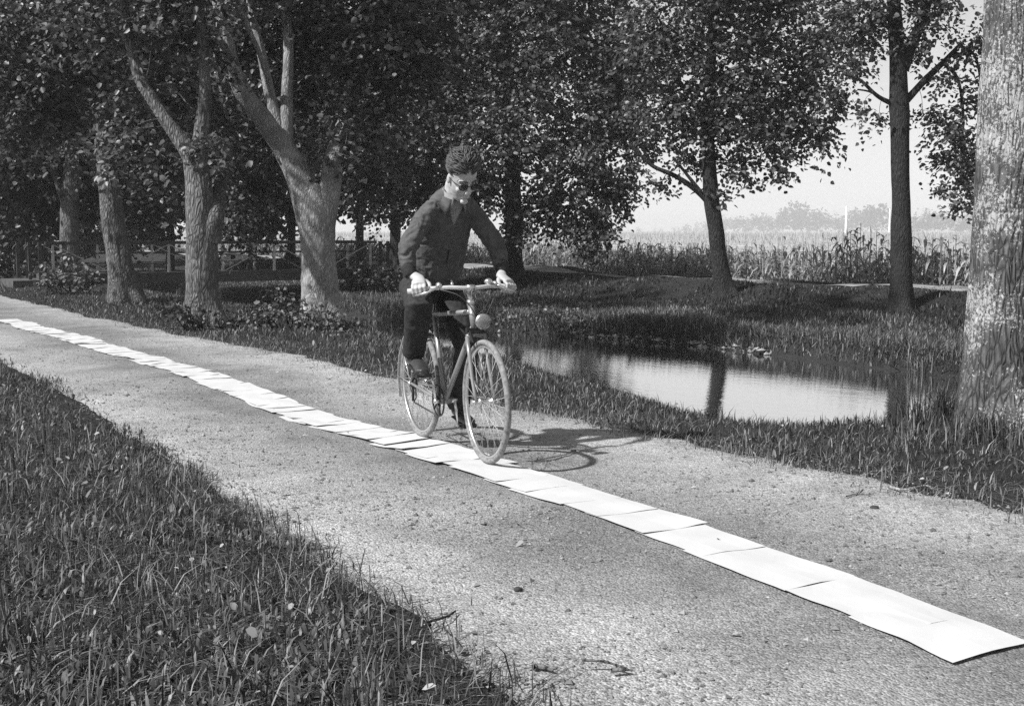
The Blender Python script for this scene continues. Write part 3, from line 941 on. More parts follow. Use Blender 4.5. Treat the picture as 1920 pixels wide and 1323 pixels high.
# near-bank trees, from the big trunk close to the camera to the far end
dR = ground_hit(1850, 800, 5, 14)
def big_tree():
    d = dR
    base = at(1868, 800, d); gz = zw(base[0], base[1]); base[2] = gz
    root = empty('broadleaf_tree', tuple(base), 'massive rough trunk with pale lichen patches, closest on the verge beside the stream', 'tree', TREES)
    spec = [(1872, 800, 146), (1875, 720, 133), (1880, 600, 127), (1888, 450, 122), (1897, 250, 119), (1909, 0, 111), (1918, -400, 100), (1925, -900, 85)]
    P_ = np.array([at(a_, b_, d) for a_, b_, _ in spec]); rr = np.array([w * d / FPX / 2 for _, _, w in spec])
    P_ = np.vstack([P_[0] - (0, 0, .3), P_]); rr = np.concatenate([[rr[0] * 1.05], rr])
    V, q, t = limb_mesh(P_ - base, rr, 150, 30, .02, 3, flare=0.0, ridge=.0065)
    link('trunk', mesh_np('trunk', V, [q, t], True), M['bark_lichen'], root)
    top = P_[-1] - base
    ends = []
    for k, (dx, dy, dz) in enumerate(((-2.2, .8, 2.0), (2.0, 1.2, 2.2), (.4, 2.2, 2.4), (-.6, -1.6, 3.2), (0.2, .2, 4.2))):
        e = top + np.array((dx, dy, dz))
        V, q, t = limb_mesh([top - (0, 0, .5), (top + e) / 2 + (0, 0, .25), e], [.17, .12, .07], 14, 8, .06, 5 + k)
        link('limb', mesh_np('limb', V, [q, t], True), M['bark'], root); ends.append(e)
    blobs = [(e + np.array((0, 0, .6)), 1.8) for e in ends] + [(top + np.array((2.6, 2, 4)), 1.8), (top + np.array((0, 1.5, 5.5)), 2.0)]
    V, polys_ = join_parts(branch_parts(np.array(ends), blobs, .05, 8))
    link('branches', mesh_np('branches', V, polys_, True), M['bark'], root)['kind'] = 'stuff'
    V, F = blob_leaves(blobs, .17, 3.2, 12, np.random.default_rng(5))
    V, F = light_gaps(V, F, base)
    link('crown', mesh_np('crown', V, [F]), M['leaf'], root)['kind'] = 'stuff'
big_tree()

d5 = 18.6
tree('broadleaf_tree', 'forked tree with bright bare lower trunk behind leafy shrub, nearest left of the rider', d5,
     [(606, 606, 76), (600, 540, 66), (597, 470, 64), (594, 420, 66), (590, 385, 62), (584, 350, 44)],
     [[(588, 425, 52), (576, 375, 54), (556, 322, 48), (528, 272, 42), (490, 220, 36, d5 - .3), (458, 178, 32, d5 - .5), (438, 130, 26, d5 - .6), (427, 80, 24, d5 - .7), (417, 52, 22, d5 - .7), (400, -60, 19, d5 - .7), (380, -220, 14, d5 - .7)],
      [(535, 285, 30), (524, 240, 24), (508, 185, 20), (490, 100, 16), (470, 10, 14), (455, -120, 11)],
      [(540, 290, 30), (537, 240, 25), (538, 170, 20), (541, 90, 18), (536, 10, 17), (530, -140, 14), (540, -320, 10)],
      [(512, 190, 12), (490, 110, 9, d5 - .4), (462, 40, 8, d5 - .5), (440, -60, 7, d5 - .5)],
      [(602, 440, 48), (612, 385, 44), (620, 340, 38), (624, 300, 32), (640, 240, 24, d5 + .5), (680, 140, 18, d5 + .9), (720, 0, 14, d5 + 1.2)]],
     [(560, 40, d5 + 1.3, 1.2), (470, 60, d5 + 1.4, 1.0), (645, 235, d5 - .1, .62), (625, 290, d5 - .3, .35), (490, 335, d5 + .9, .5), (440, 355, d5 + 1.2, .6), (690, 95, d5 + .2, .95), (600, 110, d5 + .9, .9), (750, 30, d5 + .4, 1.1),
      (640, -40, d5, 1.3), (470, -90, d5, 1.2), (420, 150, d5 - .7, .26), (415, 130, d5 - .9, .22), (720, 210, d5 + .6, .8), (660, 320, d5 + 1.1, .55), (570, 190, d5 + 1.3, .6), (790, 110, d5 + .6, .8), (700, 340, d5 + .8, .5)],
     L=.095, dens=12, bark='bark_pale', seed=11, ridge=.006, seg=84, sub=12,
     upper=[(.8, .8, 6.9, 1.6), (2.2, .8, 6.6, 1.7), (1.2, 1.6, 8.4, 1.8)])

d4 = ground_hit(384, 608, 12, 30)
tree('broadleaf_tree', 'leaning dark tree with sunlit left side splitting into two limbs beside the lane', d4,
     [(384, 608, 66), (380, 540, 58), (378, 460, 54), (376, 400, 52), (372, 340, 46), (366, 300, 42)],
     [[(368, 310, 34), (345, 272, 28), (316, 232, 24), (285, 185, 22), (262, 145, 20), (240, 60, 17), (225, -80, 13)],
      [(370, 310, 34), (378, 250, 27), (384, 180, 22), (380, 90, 19), (372, -40, 15), (376, -200, 11)],
      [(392, 452, 44), (402, 400, 36), (412, 350, 26, d4 + .4), (424, 300, 20, d4 + 1.0), (434, 250, 14, d4 + 1.8)]],
     [(330, 170, d4 + 1.0, 1.0), (285, 70, d4 + .5, 1.1), (385, 262, d4 - .5, .33), (352, 300, d4 - .5, .30), (340, 235, d4 + .6, .7), (255, 290, d4 + 1.2, .8), (340, 40, d4 + .3, .9), (430, 60, d4 + 2.9, 1.0), (300, 330, d4 + 1.0, .55),
      (415, 330, d4 + .1, .25), (455, 325, d4 + 1.6, .33), (330, -70, d4, 1.2), (220, -40, d4 + .4, 1.3), (395, 200, d4 + 1.2, .5), (470, 250, d4 + 2.6, .8), (440, 420, d4 + 3, .7)],
     L=.095, dens=12, bark='bark', seed=17, ridge=.007, seg=84, sub=12,
     upper=[(.8, .8, 6.6, 1.6), (.6, 1.6, 7.8, 1.7)])

d3 = ground_hit(236, 566, 14, 34)
tree('broadleaf_tree', 'straight ridged trunk with wide dark base, third tree along the near bank', d3,
     [(236, 566, 58), (226, 500, 47), (216, 440, 42), (206, 360, 37), (197, 280, 33), (188, 200, 29), (184, 130, 25), (180, 20, 20), (178, -150, 15)],
     [[(190, 210, 16), (150, 150, 12, d3 - 1), (90, 110, 9, d3 - 1.6), (30, 95, 7, d3 - 2)], [(188, 190, 14), (235, 110, 11), (270, 40, 9)]],
     [(150, 70, d3 - 1.0, 1.4), (60, 60, d3 - 1.5, 1.4), (110, 190, d3 - 1.2, .95), (25, 170, d3 - 1.6, 1.0), (235, 20, d3, 1.4), (205, 130, d3 - .8, .5), (60, 240, d3 - 1.5, .6), (140, 250, d3 - .6, .45), (235, 230, d3 + .3, .75),
      (-40, 100, d3 - 1.4, 1.5), (60, -90, d3, 1.9), (200, -90, d3, 1.8), (130, 290, d3 + .6, .5), (250, 150, d3 + 1, 1.0), (10, 270, d3 - 1, .6)],
     L=.098, dens=12, bark='bark', seed=23, ridge=.009, seg=72, sub=16,
     upper=[(1.2, .8, 7.6, 2.0), (.5, 1.8, 9.0, 2.2)])

d2 = ground_hit(132, 533, 18, 45)
tree('broadleaf_tree', 'shaded tree with a pale trunk above a low bush, left end of the bridge', d2,
     [(132, 533, 42), (131, 470, 35), (130, 420, 34), (131, 360, 30), (136, 280, 24), (140, 150, 18), (142, 0, 13)], [[(131, 400, 20), (105, 330, 15), (70, 260, 11)]],
     [(60, 330, d2 + 1, 2.0), (170, 320, d2 + 1.5, 1.7), (110, 230, d2 + .5, 1.7), (260, 360, d2 + 4, 1.6), (10, 250, d2, 1.9), (230, 220, d2 + 2, 2.0), (130, 100, d2, 2.4), (70, 400, d2 + 2, 1.0)],
     L=.17, dens=4.6, bark='bark', leaf='leaf_dark', seed=29, upper=[(0, 0, 9.0, 3.0), (-2, 1, 8, 2.5), (2, 1, 8, 2.5)])
d1 = 40.0
tree('broadleaf_tree', 'dark slim tree at the far left edge of the picture, deep in shade', d1,
     [(42, 520, 26), (43, 440, 21), (42, 350, 19), (46, 200, 16), (50, 0, 12)], [],
     [(20, 380, d1 + 1, 2.2), (90, 340, d1 + 2, 2.0), (40, 260, d1, 2.4), (-60, 330, d1, 2.6), (20, 120, d1, 3.0), (-70, 450, d1 + 2, 2.0), (60, 470, d1 + 6, 1.3)],
     L=.2, dens=4.0, bark='bark_dark', leaf='leaf_dark', seed=31, upper=[(0, 0, 11.0, 3.4)])

# trees on the far side of the stream
dF1 = ground_hit(1362, 556, 15, 45)
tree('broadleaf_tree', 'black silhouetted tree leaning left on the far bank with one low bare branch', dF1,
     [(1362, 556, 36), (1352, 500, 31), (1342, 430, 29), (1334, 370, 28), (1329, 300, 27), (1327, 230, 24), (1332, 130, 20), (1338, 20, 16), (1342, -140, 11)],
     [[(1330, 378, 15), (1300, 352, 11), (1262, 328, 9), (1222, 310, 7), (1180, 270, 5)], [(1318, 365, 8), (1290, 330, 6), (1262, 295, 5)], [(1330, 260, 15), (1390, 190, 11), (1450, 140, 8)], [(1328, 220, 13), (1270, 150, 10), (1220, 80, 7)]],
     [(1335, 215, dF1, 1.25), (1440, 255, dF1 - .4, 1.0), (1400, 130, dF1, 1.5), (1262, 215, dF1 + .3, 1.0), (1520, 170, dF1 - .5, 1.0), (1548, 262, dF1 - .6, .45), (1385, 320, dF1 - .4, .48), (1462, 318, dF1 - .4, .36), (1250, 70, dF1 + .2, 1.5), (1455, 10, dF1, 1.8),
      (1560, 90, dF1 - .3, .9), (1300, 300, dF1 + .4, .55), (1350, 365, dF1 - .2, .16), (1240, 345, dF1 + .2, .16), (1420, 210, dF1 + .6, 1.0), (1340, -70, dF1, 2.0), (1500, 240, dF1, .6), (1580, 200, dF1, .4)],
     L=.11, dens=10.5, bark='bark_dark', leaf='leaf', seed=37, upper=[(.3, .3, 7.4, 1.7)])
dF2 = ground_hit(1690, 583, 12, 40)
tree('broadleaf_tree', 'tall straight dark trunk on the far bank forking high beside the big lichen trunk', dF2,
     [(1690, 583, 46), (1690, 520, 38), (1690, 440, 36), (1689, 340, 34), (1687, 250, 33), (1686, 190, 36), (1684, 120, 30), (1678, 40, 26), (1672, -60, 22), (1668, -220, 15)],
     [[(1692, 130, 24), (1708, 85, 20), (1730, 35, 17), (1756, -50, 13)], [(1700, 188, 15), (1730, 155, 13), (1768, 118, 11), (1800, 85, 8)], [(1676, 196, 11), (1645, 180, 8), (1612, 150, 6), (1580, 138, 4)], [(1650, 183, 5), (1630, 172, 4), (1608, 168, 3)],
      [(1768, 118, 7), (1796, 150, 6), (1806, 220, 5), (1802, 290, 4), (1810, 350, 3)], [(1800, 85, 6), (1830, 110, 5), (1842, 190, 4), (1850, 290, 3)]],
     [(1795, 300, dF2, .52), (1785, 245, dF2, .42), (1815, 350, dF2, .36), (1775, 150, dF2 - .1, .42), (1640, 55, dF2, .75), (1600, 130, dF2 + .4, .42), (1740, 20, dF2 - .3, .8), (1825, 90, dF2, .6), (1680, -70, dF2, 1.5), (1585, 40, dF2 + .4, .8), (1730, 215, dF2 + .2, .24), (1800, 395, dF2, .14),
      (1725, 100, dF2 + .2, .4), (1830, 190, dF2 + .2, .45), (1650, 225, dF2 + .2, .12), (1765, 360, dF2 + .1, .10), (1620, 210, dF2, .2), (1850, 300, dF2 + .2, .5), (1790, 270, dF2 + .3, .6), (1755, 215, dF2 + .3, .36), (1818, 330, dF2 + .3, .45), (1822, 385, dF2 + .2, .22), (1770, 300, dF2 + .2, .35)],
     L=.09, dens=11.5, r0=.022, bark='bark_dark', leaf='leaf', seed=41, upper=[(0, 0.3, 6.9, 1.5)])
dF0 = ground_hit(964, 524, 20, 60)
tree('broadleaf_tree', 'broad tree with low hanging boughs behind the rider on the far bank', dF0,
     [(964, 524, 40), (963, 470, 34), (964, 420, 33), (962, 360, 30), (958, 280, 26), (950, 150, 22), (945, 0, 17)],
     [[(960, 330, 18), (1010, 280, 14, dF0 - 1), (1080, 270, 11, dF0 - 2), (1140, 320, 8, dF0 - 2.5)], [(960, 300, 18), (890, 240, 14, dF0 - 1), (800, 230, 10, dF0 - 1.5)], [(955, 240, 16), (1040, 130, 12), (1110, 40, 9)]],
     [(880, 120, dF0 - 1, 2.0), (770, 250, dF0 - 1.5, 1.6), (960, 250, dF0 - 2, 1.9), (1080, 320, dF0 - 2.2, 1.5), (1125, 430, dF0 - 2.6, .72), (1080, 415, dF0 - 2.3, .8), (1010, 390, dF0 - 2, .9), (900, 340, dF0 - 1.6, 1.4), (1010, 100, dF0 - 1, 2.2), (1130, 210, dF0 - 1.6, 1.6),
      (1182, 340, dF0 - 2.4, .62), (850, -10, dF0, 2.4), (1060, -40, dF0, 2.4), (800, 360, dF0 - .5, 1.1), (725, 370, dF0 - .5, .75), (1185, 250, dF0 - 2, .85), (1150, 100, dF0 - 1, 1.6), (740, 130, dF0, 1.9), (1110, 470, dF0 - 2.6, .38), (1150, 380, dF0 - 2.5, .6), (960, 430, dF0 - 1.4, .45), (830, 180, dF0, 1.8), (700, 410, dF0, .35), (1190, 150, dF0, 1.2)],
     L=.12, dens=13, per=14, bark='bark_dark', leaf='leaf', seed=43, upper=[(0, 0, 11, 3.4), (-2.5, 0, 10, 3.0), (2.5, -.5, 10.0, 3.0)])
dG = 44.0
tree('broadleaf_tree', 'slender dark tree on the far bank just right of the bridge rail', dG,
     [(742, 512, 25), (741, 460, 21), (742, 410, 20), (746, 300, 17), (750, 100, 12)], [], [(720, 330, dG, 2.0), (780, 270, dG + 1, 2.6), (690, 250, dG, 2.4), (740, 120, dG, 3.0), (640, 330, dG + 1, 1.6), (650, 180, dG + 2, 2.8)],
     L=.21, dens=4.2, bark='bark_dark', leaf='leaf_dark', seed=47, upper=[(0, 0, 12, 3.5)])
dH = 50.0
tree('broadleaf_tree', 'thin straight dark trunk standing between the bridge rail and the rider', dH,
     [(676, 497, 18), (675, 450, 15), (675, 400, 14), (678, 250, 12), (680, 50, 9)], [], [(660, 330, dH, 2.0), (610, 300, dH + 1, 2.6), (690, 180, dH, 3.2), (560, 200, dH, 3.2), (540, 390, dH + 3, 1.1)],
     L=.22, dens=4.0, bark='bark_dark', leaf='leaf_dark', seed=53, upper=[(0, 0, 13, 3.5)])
for k, (px, d_, lab, bl) in enumerate((
        (472, 47, 'dark tree behind the bridge, seen between the two forked trees', [(470, 390, 47, 1.2), (430, 330, 48, 2.4), (500, 270, 47, 2.6), (400, 200, 47, 3.2), (520, 120, 47, 3.4), (480, 420, 50, .7)]),
        (545, 54, 'thin dark tree behind the bridge, left of the bright bare trunk', [(540, 330, 54, 2.6), (590, 250, 54, 3.0), (480, 200, 54, 3.4), (590, 400, 55, 1.0), (620, 100, 54, 3.6), (510, 415, 56, .9)]),
        (318, 50, 'dark tree behind the bridge, between straight ridged trunk and leaning tree', [(300, 390, 50, 1.7), (340, 330, 50, 2.4), (260, 330, 50, 2.4), (300, 230, 50, 3.0), (200, 250, 50, 3.0), (300, 100, 50, 3.6), (420, 400, 52, 1.2), (250, 420, 52, 1.2)]),
        (210, 58, 'far dark tree in the wood beyond the left end of the bridge', [(200, 400, 58, 2.4), (130, 380, 58, 2.6), (250, 420, 60, 1.8), (160, 280, 58, 3.4), (60, 400, 58, 2.8), (80, 250, 58, 3.6), (0, 440, 58, 2.2), (150, 450, 60, 1.5), (90, 470, 60, 1.2)]))):
    z0 = EYE - (505 - HORIZON) * d_ / FPX
    tree('broadleaf_tree', lab, d_, [(px, 505, 18), (px + 2, 450, 15), (px + 1, 380, 14), (px + 3, 200, 11), (px, 20, 8)], [], bl, L=.26, dens=3.2, bark='bark_dark', leaf='leaf_dark', seed=59 + k, upper=[(0, 0, 14, 4.0)])

# ------------------------------------------------------------------ bushes
def bush(name, label, px, py, blobs, L=.07, dens=11, mat='bush_leaf', seed=1, per=9):
    d = ground_hit(px, py, 8, 60)
    base = at(px, py, d); base[2] = zw(base[0], base[1])
    root = empty(name, tuple(base), label, 'bush', 'low shrubs at the tree feet')
    g = np.random.default_rng(seed)
    bl = [(at(b[0], b[1], d + b[2]) - base, b[3]) for b in blobs]
    V, F = blob_leaves(bl, L, dens, per, g, (.2, .45))
    link('foliage', mesh_np('foliage', V, [F]), M[mat], root)['kind'] = 'stuff'
    parts = []
    for c, r in bl:
        for _ in range(5):
            e = c + g.normal(0, .5, 3) * r
            s = np.array((c[0] * .6, c[1] * .6, -.05)); s[2] = zw(base[0] + s[0], base[1] + s[1]) - base[2] - .05
            parts.append(limb_mesh([s, (s + e) / 2 + g.normal(0, .05, 3), e], [.012, .009, .004], 5, 4, .02, seed))
    V, polys_ = join_parts(parts)
    link('stems', mesh_np('stems', V, polys_, True), M['bark_dark'], root)['kind'] = 'stuff'
bush('shrub', 'leafy shrub with pale leaf edges around the foot of the bright bare trunk', 570, 618,
     [(500, 585, 0, .30), (545, 578, .1, .36), (590, 590, -.35, .32), (640, 598, -.2, .26), (475, 600, 0, .22), (560, 605, -.3, .25), (655, 610, 0, .18), (530, 560, .3, .25), (615, 605, -.3, .25)], seed=3, dens=14, L=.06)
bush('shrub', 'dark low shrub hugging the base of the leaning forked tree', 385, 618, [(330, 578, .2, .32), (375, 598, -.2, .28), (420, 600, 0, .24), (300, 565, .6, .26), (350, 590, -.2, .25), (438, 610, 0, .14)], mat='leaf_dark', seed=5, dens=14, L=.06)
bush('shrub', 'rounded bush under the shaded tree at the left end of the bridge', 140, 552, [(100, 510, 0, .45), (140, 520, -.2, .5), (170, 535, -.3, .32), (125, 495, .4, .4), (85, 535, 0, .3)], seed=7, L=.09, mat='bush_leaf')
bush('shrub', 'dark bush at the far left picture edge beside the lane bend', 20, 532, [(0, 500, 0, .6), (45, 510, 0, .5), (-30, 490, 0, .8), (60, 525, 0, .35)], seed=9, L=.1, mat='leaf_dark')
bush('shrub', 'dark bush at the right foot of the bridge by the stream', 695, 550, [(690, 520, 0, .6), (720, 515, .5, .6), (665, 522, .3, .5), (730, 535, 0, .4)], seed=13, L=.09, mat='leaf_dark')
bush('waterside_plant', 'bushy weeds overhanging the stream just right of the rider', 1075, 640, [(1060, 600, 0, .45), (1010, 590, .3, .4), (1110, 610, 0, .4), (960, 600, .6, .4)], seed=15, L=.06, mat='bush_leaf', dens=12)
bush('waterside_plant', 'second clump of bushy weeds on the far water edge, midway to the big trunk', 1230, 655, [(1230, 625, 0, .36), (1270, 625, 0, .34), (1190, 615, .2, .32)], seed=16, L=.06, mat='leaf_dark', dens=12)

def tuft(name, label, px, py, count, h, spread, w, mat, seed, cat='grass tuft'):
    d = ground_hit(px, py, 3, 40)
    x, y, _ = at(px, py, d)
    a0, n0 = w2an(x, y)
    g_ = np.random.default_rng(seed)
    r = np.abs(g_.normal(0, spread, count)); t = g_.uniform(0, 6.28, count)
    V, q, tt_ = blades(a0 + r * np.cos(t), n0 + r * np.sin(t), g_.uniform(.4, 1, count) * h, np.full(count, w), .4)
    V = V - np.array([n0, a0, zw(x, y)])
    o = link(name, mesh_np(name, V, [q, tt_]), M[mat], rotz=TH, loc=(x, y, zw(x, y)))
    tag(o, label, cat)
    o['kind'] = 'stuff'
tuft('grass_tuft', 'dense dark rounded grass tuft on the verge against the bright water', 1562, 775, 900, .22, .11, .007, 'grass', 4)
tuft('reed_clump', 'thin pale reeds rising beside the big lichen trunk over the water', 1710, 770, 60, .55, .16, .010, 'grass_dry', 5, 'reeds')
tuft('grass_tuft', 'ragged long grass across the front of the big lichen trunk', 1850, 822, 700, .22, .30, .007, 'grass', 16)
tuft('grass_tuft', 'rough tall grass against the left foot of the big lichen trunk', 1765, 800, 500, .34, .16, .008, 'grass', 14)
tuft('grass_tuft', 'tall bank grass between the dark rounded tuft and the big trunk', 1700, 790, 500, .30, .17, .008, 'grass', 15)
tuft('reed_clump', 'thin leafy stalks standing in front of the water right of the front wheel', 1318, 762, 60, .3, .10, .008, 'grass', 6, 'reeds')
tuft('reed_clump', 'sparse stalks at the water edge nearest the headlamp', 962, 672, 60, .3, .10, .012, 'grass', 7, 'reeds')

# ------------------------------------------------------------------ iron footbridge across the stream
M['iron'] = simple('bridge_iron', 0.05, 0.7, 0.2, 0.02, 8)
M['iron_pale'] = simple('bridge_iron_pale', 0.42, 0.6, 0.2, 0.06, 8)
M['timber'] = simple('bridge_timber', 0.07, 0.9, 0, 0.03, 6)
B0, B1 = an2w(30.9, 5.9), an2w(30.9, 14.3)
br = empty('footbridge', ((B0[0] + B1[0]) / 2, (B0[1] + B1[1]) / 2, 0.2), 'dark iron footbridge with cross braced railings over the stream', 'bridge')
br.rotation_euler = (0, 0, TH)
LB = 8.4; hB = LB / 2
MB().box((0, 0, .02), (LB, 1.5, .14)).build('deck', M['timber'], br, False)
for s in (-1, 1):
    MB().box((0, .78 * s, -.02), (LB + .1, .05, .26)).build('deck_beam', M['iron'], br, False)
    MB().box((0, .74 * s, .83), (LB + .1, .09, .07)).build('top_rail', M['iron'], br, False)
    for zz_ in (.33, .58):
        MB().box((0, .74 * s, zz_), (LB, .02, .025)).build('rail', M['iron'], br, False)
    xs = np.linspace(-hB + .12, hB - .12, 7)
    pm = None
    for x in xs:
        o = MB().box((0, 0, .42), (.055, .055, .76)).build('post', M['iron_pale'], br, False) if pm is None else link('post', pm, None, br)
        pm = o.data; o.location = (x, .742 * s, .03)
    for i_ in range(6):
        xa, xb = xs[i_] + .03, xs[i_ + 1] - .03
        MB().bar((xa, (.742 + .012) * s, .12 if i_ % 2 else .78), (xb, (.742 + .012) * s, .78 if i_ % 2 else .12), .022).build('brace', M['iron_pale'], br, False)
    for e in (-1, 1):      # arched end panels
        for k in (.17, .40):
            MB().box((e * (hB + k), .742 * s, .42), (.07, .07, .86)).build('end_post', M['iron'], br, False)
        arch = MB()
        for c0 in (.055, .285):
            pts_ = [(e * (hB + c0 + .1 * (1 - math.cos(t)) * 1.1), .742 * s, .66 + .13 * math.sin(t)) for t in np.linspace(0, math.pi, 9)]
            arch.tube(pts_, .022, 6)
        arch.build('arch', M['iron'], br)
for e in (-1, 1):
    MB().box((e * (hB + .35), 0, -.45), (.9, 1.7, .85)).build('abutment', M['timber'], br, False)

# ------------------------------------------------------------------ far wood, poles, haze
g = np.random.default_rng(91)
Vs, Fs, off = [], [], 0
for k in range(130):
    px = 1120 + 760 * (k + g.random()) / 130
    d_ = np.interp(px, [1120, 1850], [1500, 1000]) + g.uniform(-40, 60)
    topy = np.interp(px, [1120, 1260, 1380, 1440, 1500, 1530, 1580, 1640, 1680, 1760, 1880], [434, 420, 402, 396, 376, 392, 396, 376, 392, 392, 404]) + g.uniform(-3, 14)
    hgt = max(3.5, (HORIZON - topy) * d_ / FPX + EYE + .6)
    x = (px - 960) / FPX * d_
    for j in range(5):
        zc = hgt * g.uniform(.25, .86); r = hgt * g.uniform(.10, .22)
        m_ = 16
        q = g.normal(size=(m_, 3)); q /= np.linalg.norm(q, axis=1)[:, None]
        o_ = np.array([x + g.normal(0, hgt * .14), d_ + g.normal(0, 4), zc - .6]) + q * r * g.uniform(.5, 1.1, (m_, 1))
        V, F = leaf_cloud(o_, q, np.full(m_, 2.0), 3, hgt * .075, g)
        Vs.append(V); Fs.append(F + off); off += len(V)
stuff('forest', np.concatenate(Vs), [np.concatenate(Fs)], M['wood_far'], 'pale hazy wood along the horizon beyond the maize', 'forest', rot=False)
M['pole'] = simple('pole_paint', 0.75, 0.7, 0, 0.05, 3)
for px, d_, top, w, lab in ((1583, 300, 388, 5.0, 'white pole standing at the field end before the hazy wood'), (1664, 380, 392, 3.5, 'fainter thin pole beside the tall dark far-bank trunk')):
    x = (px - 960) / FPX * d_; zt = EYE + (HORIZON - top) * d_ / FPX
    r = w * d_ / FPX / 2
    o = MB().tube([(0, 0, -.3), (0, 0, 2), (0, 0, zt + .6)], [r, r * .92, r * .7], 10).tube([(0, 0, zt + .55), (0, 0, zt + .75)], [r * .8, r * .3], 10).build('pole', M['pole'], loc=(x, d_, -.6))
    tag(o, lab, 'pole')

hz_m = bpy.data.materials.new('haze_air'); hz_m.use_nodes = True
nt = hz_m.node_tree; nt.nodes.clear()
ho = nt.nodes.new('ShaderNodeOutputMaterial'); hv = nt.nodes.new('ShaderNodeVolumePrincipled')
hv.inputs['Color'].default_value = (.95, .95, .95, 1); hv.inputs['Density'].default_value = 0.0007; hv.inputs['Anisotropy'].default_value = 0.2
nt.links.new(hv.outputs[0], ho.inputs['Volume'])
hz = MB().box((0, 0, 17.5), (7000, 7000, 41.0)).build('haze', hz_m, None, False)
hz['kind'] = 'stuff'; hz['label'] = 'pale summer haze in the air over the fields'

# ------------------------------------------------------------------ paper sheets laid end to end along the lane
M['paper'] = simple('paper', 0.52, 0.8, 0, 0.03, 4, spec=0.2)
STRIP = ([2.0, 2.33, 3.17, 3.7, 5.33, 6.5, 7.3, 8.2, 10.0, 12.4, 13.9, 18.7], [3.10, 3.13, 3.24, 3.28, 3.36, 3.42, 3.42, 3.39, 3.40, 3.35, 3.30, 3.14])
def ordinal(k):
    return f"{k}{'th' if 10 <= k % 100 <= 20 else {1: 'st', 2: 'nd', 3: 'rd'}.get(k % 10, 'th')}"
SW = 0.342
starts = [2.30]
gs = np.random.default_rng(2)
for s_ in (.26, .54, .50, .40, .36, .30, .36, .30, .42, .24, .18, .34, .24, .26): starts.append(starts[-1] + s_)
while starts[-1] < 18.3: starts.append(starts[-1] + gs.uniform(.17, .36))
for k, s0 in enumerate(starts):
    Ls = (starts[k + 1] - s0 if k + 1 < len(starts) else .4) + gs.uniform(.06, .14)
    if k == 0: Ls = .46
    Ls = max(Ls, .42)
    nu, nv = 11, 7
    U, Vv = np.meshgrid(np.linspace(0, 1, nu), np.linspace(-.5, .5, nv), indexing='ij')
    wid = SW * gs.uniform(.96, 1.06)
    yaw = gs.normal(0, .018 if s0 < 5 else .028)
    aL = U * Ls; nL = Vv * wid
    a_ = s0 + aL * math.cos(yaw) - nL * math.sin(yaw)
    n_ = np.interp(s0 + Ls / 2, *STRIP) + gs.normal(0, .005 if s0 < 5 else .011) + aL * math.sin(yaw) + nL * math.cos(yaw)
    n_ = n_ + (np.interp(a_, *STRIP) - np.interp(s0 + Ls / 2, *STRIP)) * .8
    q = np.stack([a_, n_, 0 * a_ + k], -1).reshape(-1, 3)
    lift = gs.uniform(.001, .003) if s0 < 5.2 else (gs.uniform(.001, .0022) if gs.random() < .75 or s0 > 7.6 else gs.uniform(.008, .016))
    z = zground(a_, n_) + .0135 + .012 * fbm(np.stack([a_, n_, 0 * a_], -1).reshape(-1, 3) * 1.6, 23, 3).reshape(a_.shape) + lift * (1 - U) ** 1.3 + .002 * fbm(q * 5, 200 + k, 2).reshape(a_.shape) * (1 + 1.5 * (s0 > 5.2)) + .012 * U * 0
    c1 = gs.uniform(0, .003) if s0 > 5.0 else gs.choice([0, 0, .002, .006])
    z = z + c1 * (2 * np.abs(Vv)) ** 3 * (1 - U) + .003 * gs.random() * (1 - U) * np.sin(Vv * 9 + k)
    a0, n0 = s0 + Ls / 2, float(np.interp(s0 + Ls / 2, *STRIP)); z0 = float(z.mean())
    top = np.stack([n_ - n0, a_ - a0, z - z0], -1).reshape(-1, 3)
    bot = top - (0, 0, .0009)
    i_ = (np.arange(nu - 1)[:, None] * nv + np.arange(nv - 1)[None]).ravel()
    F1_ = np.stack([i_, i_ + 1, i_ + nv + 1, i_ + nv], -1); o_ = nu * nv
    rim = np.concatenate([np.arange(nv), np.arange(1, nu) * nv + nv - 1, (nu - 1) * nv + np.arange(nv - 2, -1, -1), np.arange(nu - 2, 0, -1) * nv])
    nx = np.roll(rim, -1)
    F = np.concatenate([F1_, F1_[:, ::-1] + o_, np.stack([rim, rim + o_, nx + o_, nx], -1)])
    x, y = an2w(a0, n0)
    o = link('paper_sheet', mesh_np('paper_sheet', np.vstack([top, bot]), [F], False), M['paper'], rotz=TH, loc=(x, y, z0))
    if k == 0: lab = 'white paper sheet lying at the near right end of the paper strip'
    elif k == len(starts) - 1: lab = 'white paper sheet at the far left end of the paper strip'
    else: lab = f'white paper sheet, {ordinal(k + 1)} from the near right end of the strip on the lane'
    tag(o, lab, 'paper sheet', 'paper sheets laid in a strip along the lane')

# ------------------------------------------------------------------ bicycle
F_ = at(913, 868, 6.74); FRONT = np.array([F_[0], F_[1]])
PSI = R(24.5)
HEAD = np.array([math.sin(PSI), -math.cos(PSI)])
XF, XR, RW = .62, -.43, .345
def zsheet(p):
    a_, n_ = w2an(*p)
    return zw(*p) + .018 + .012 * float(fbm(np.array([[a_, n_, 0]]) * 1.6, 23, 3)[0])
BBW = FRONT - HEAD * XF
REAR = BBW + HEAD * XR
zF, zR = zsheet(FRONT), zsheet(REAR)
PITCH = -(zF - zR) / (XF - XR)
zB = zR + (zF - zR) * (-XR) / (XF - XR)
YAW = math.atan2(HEAD[1], HEAD[0])
LEAN = R(0.6)

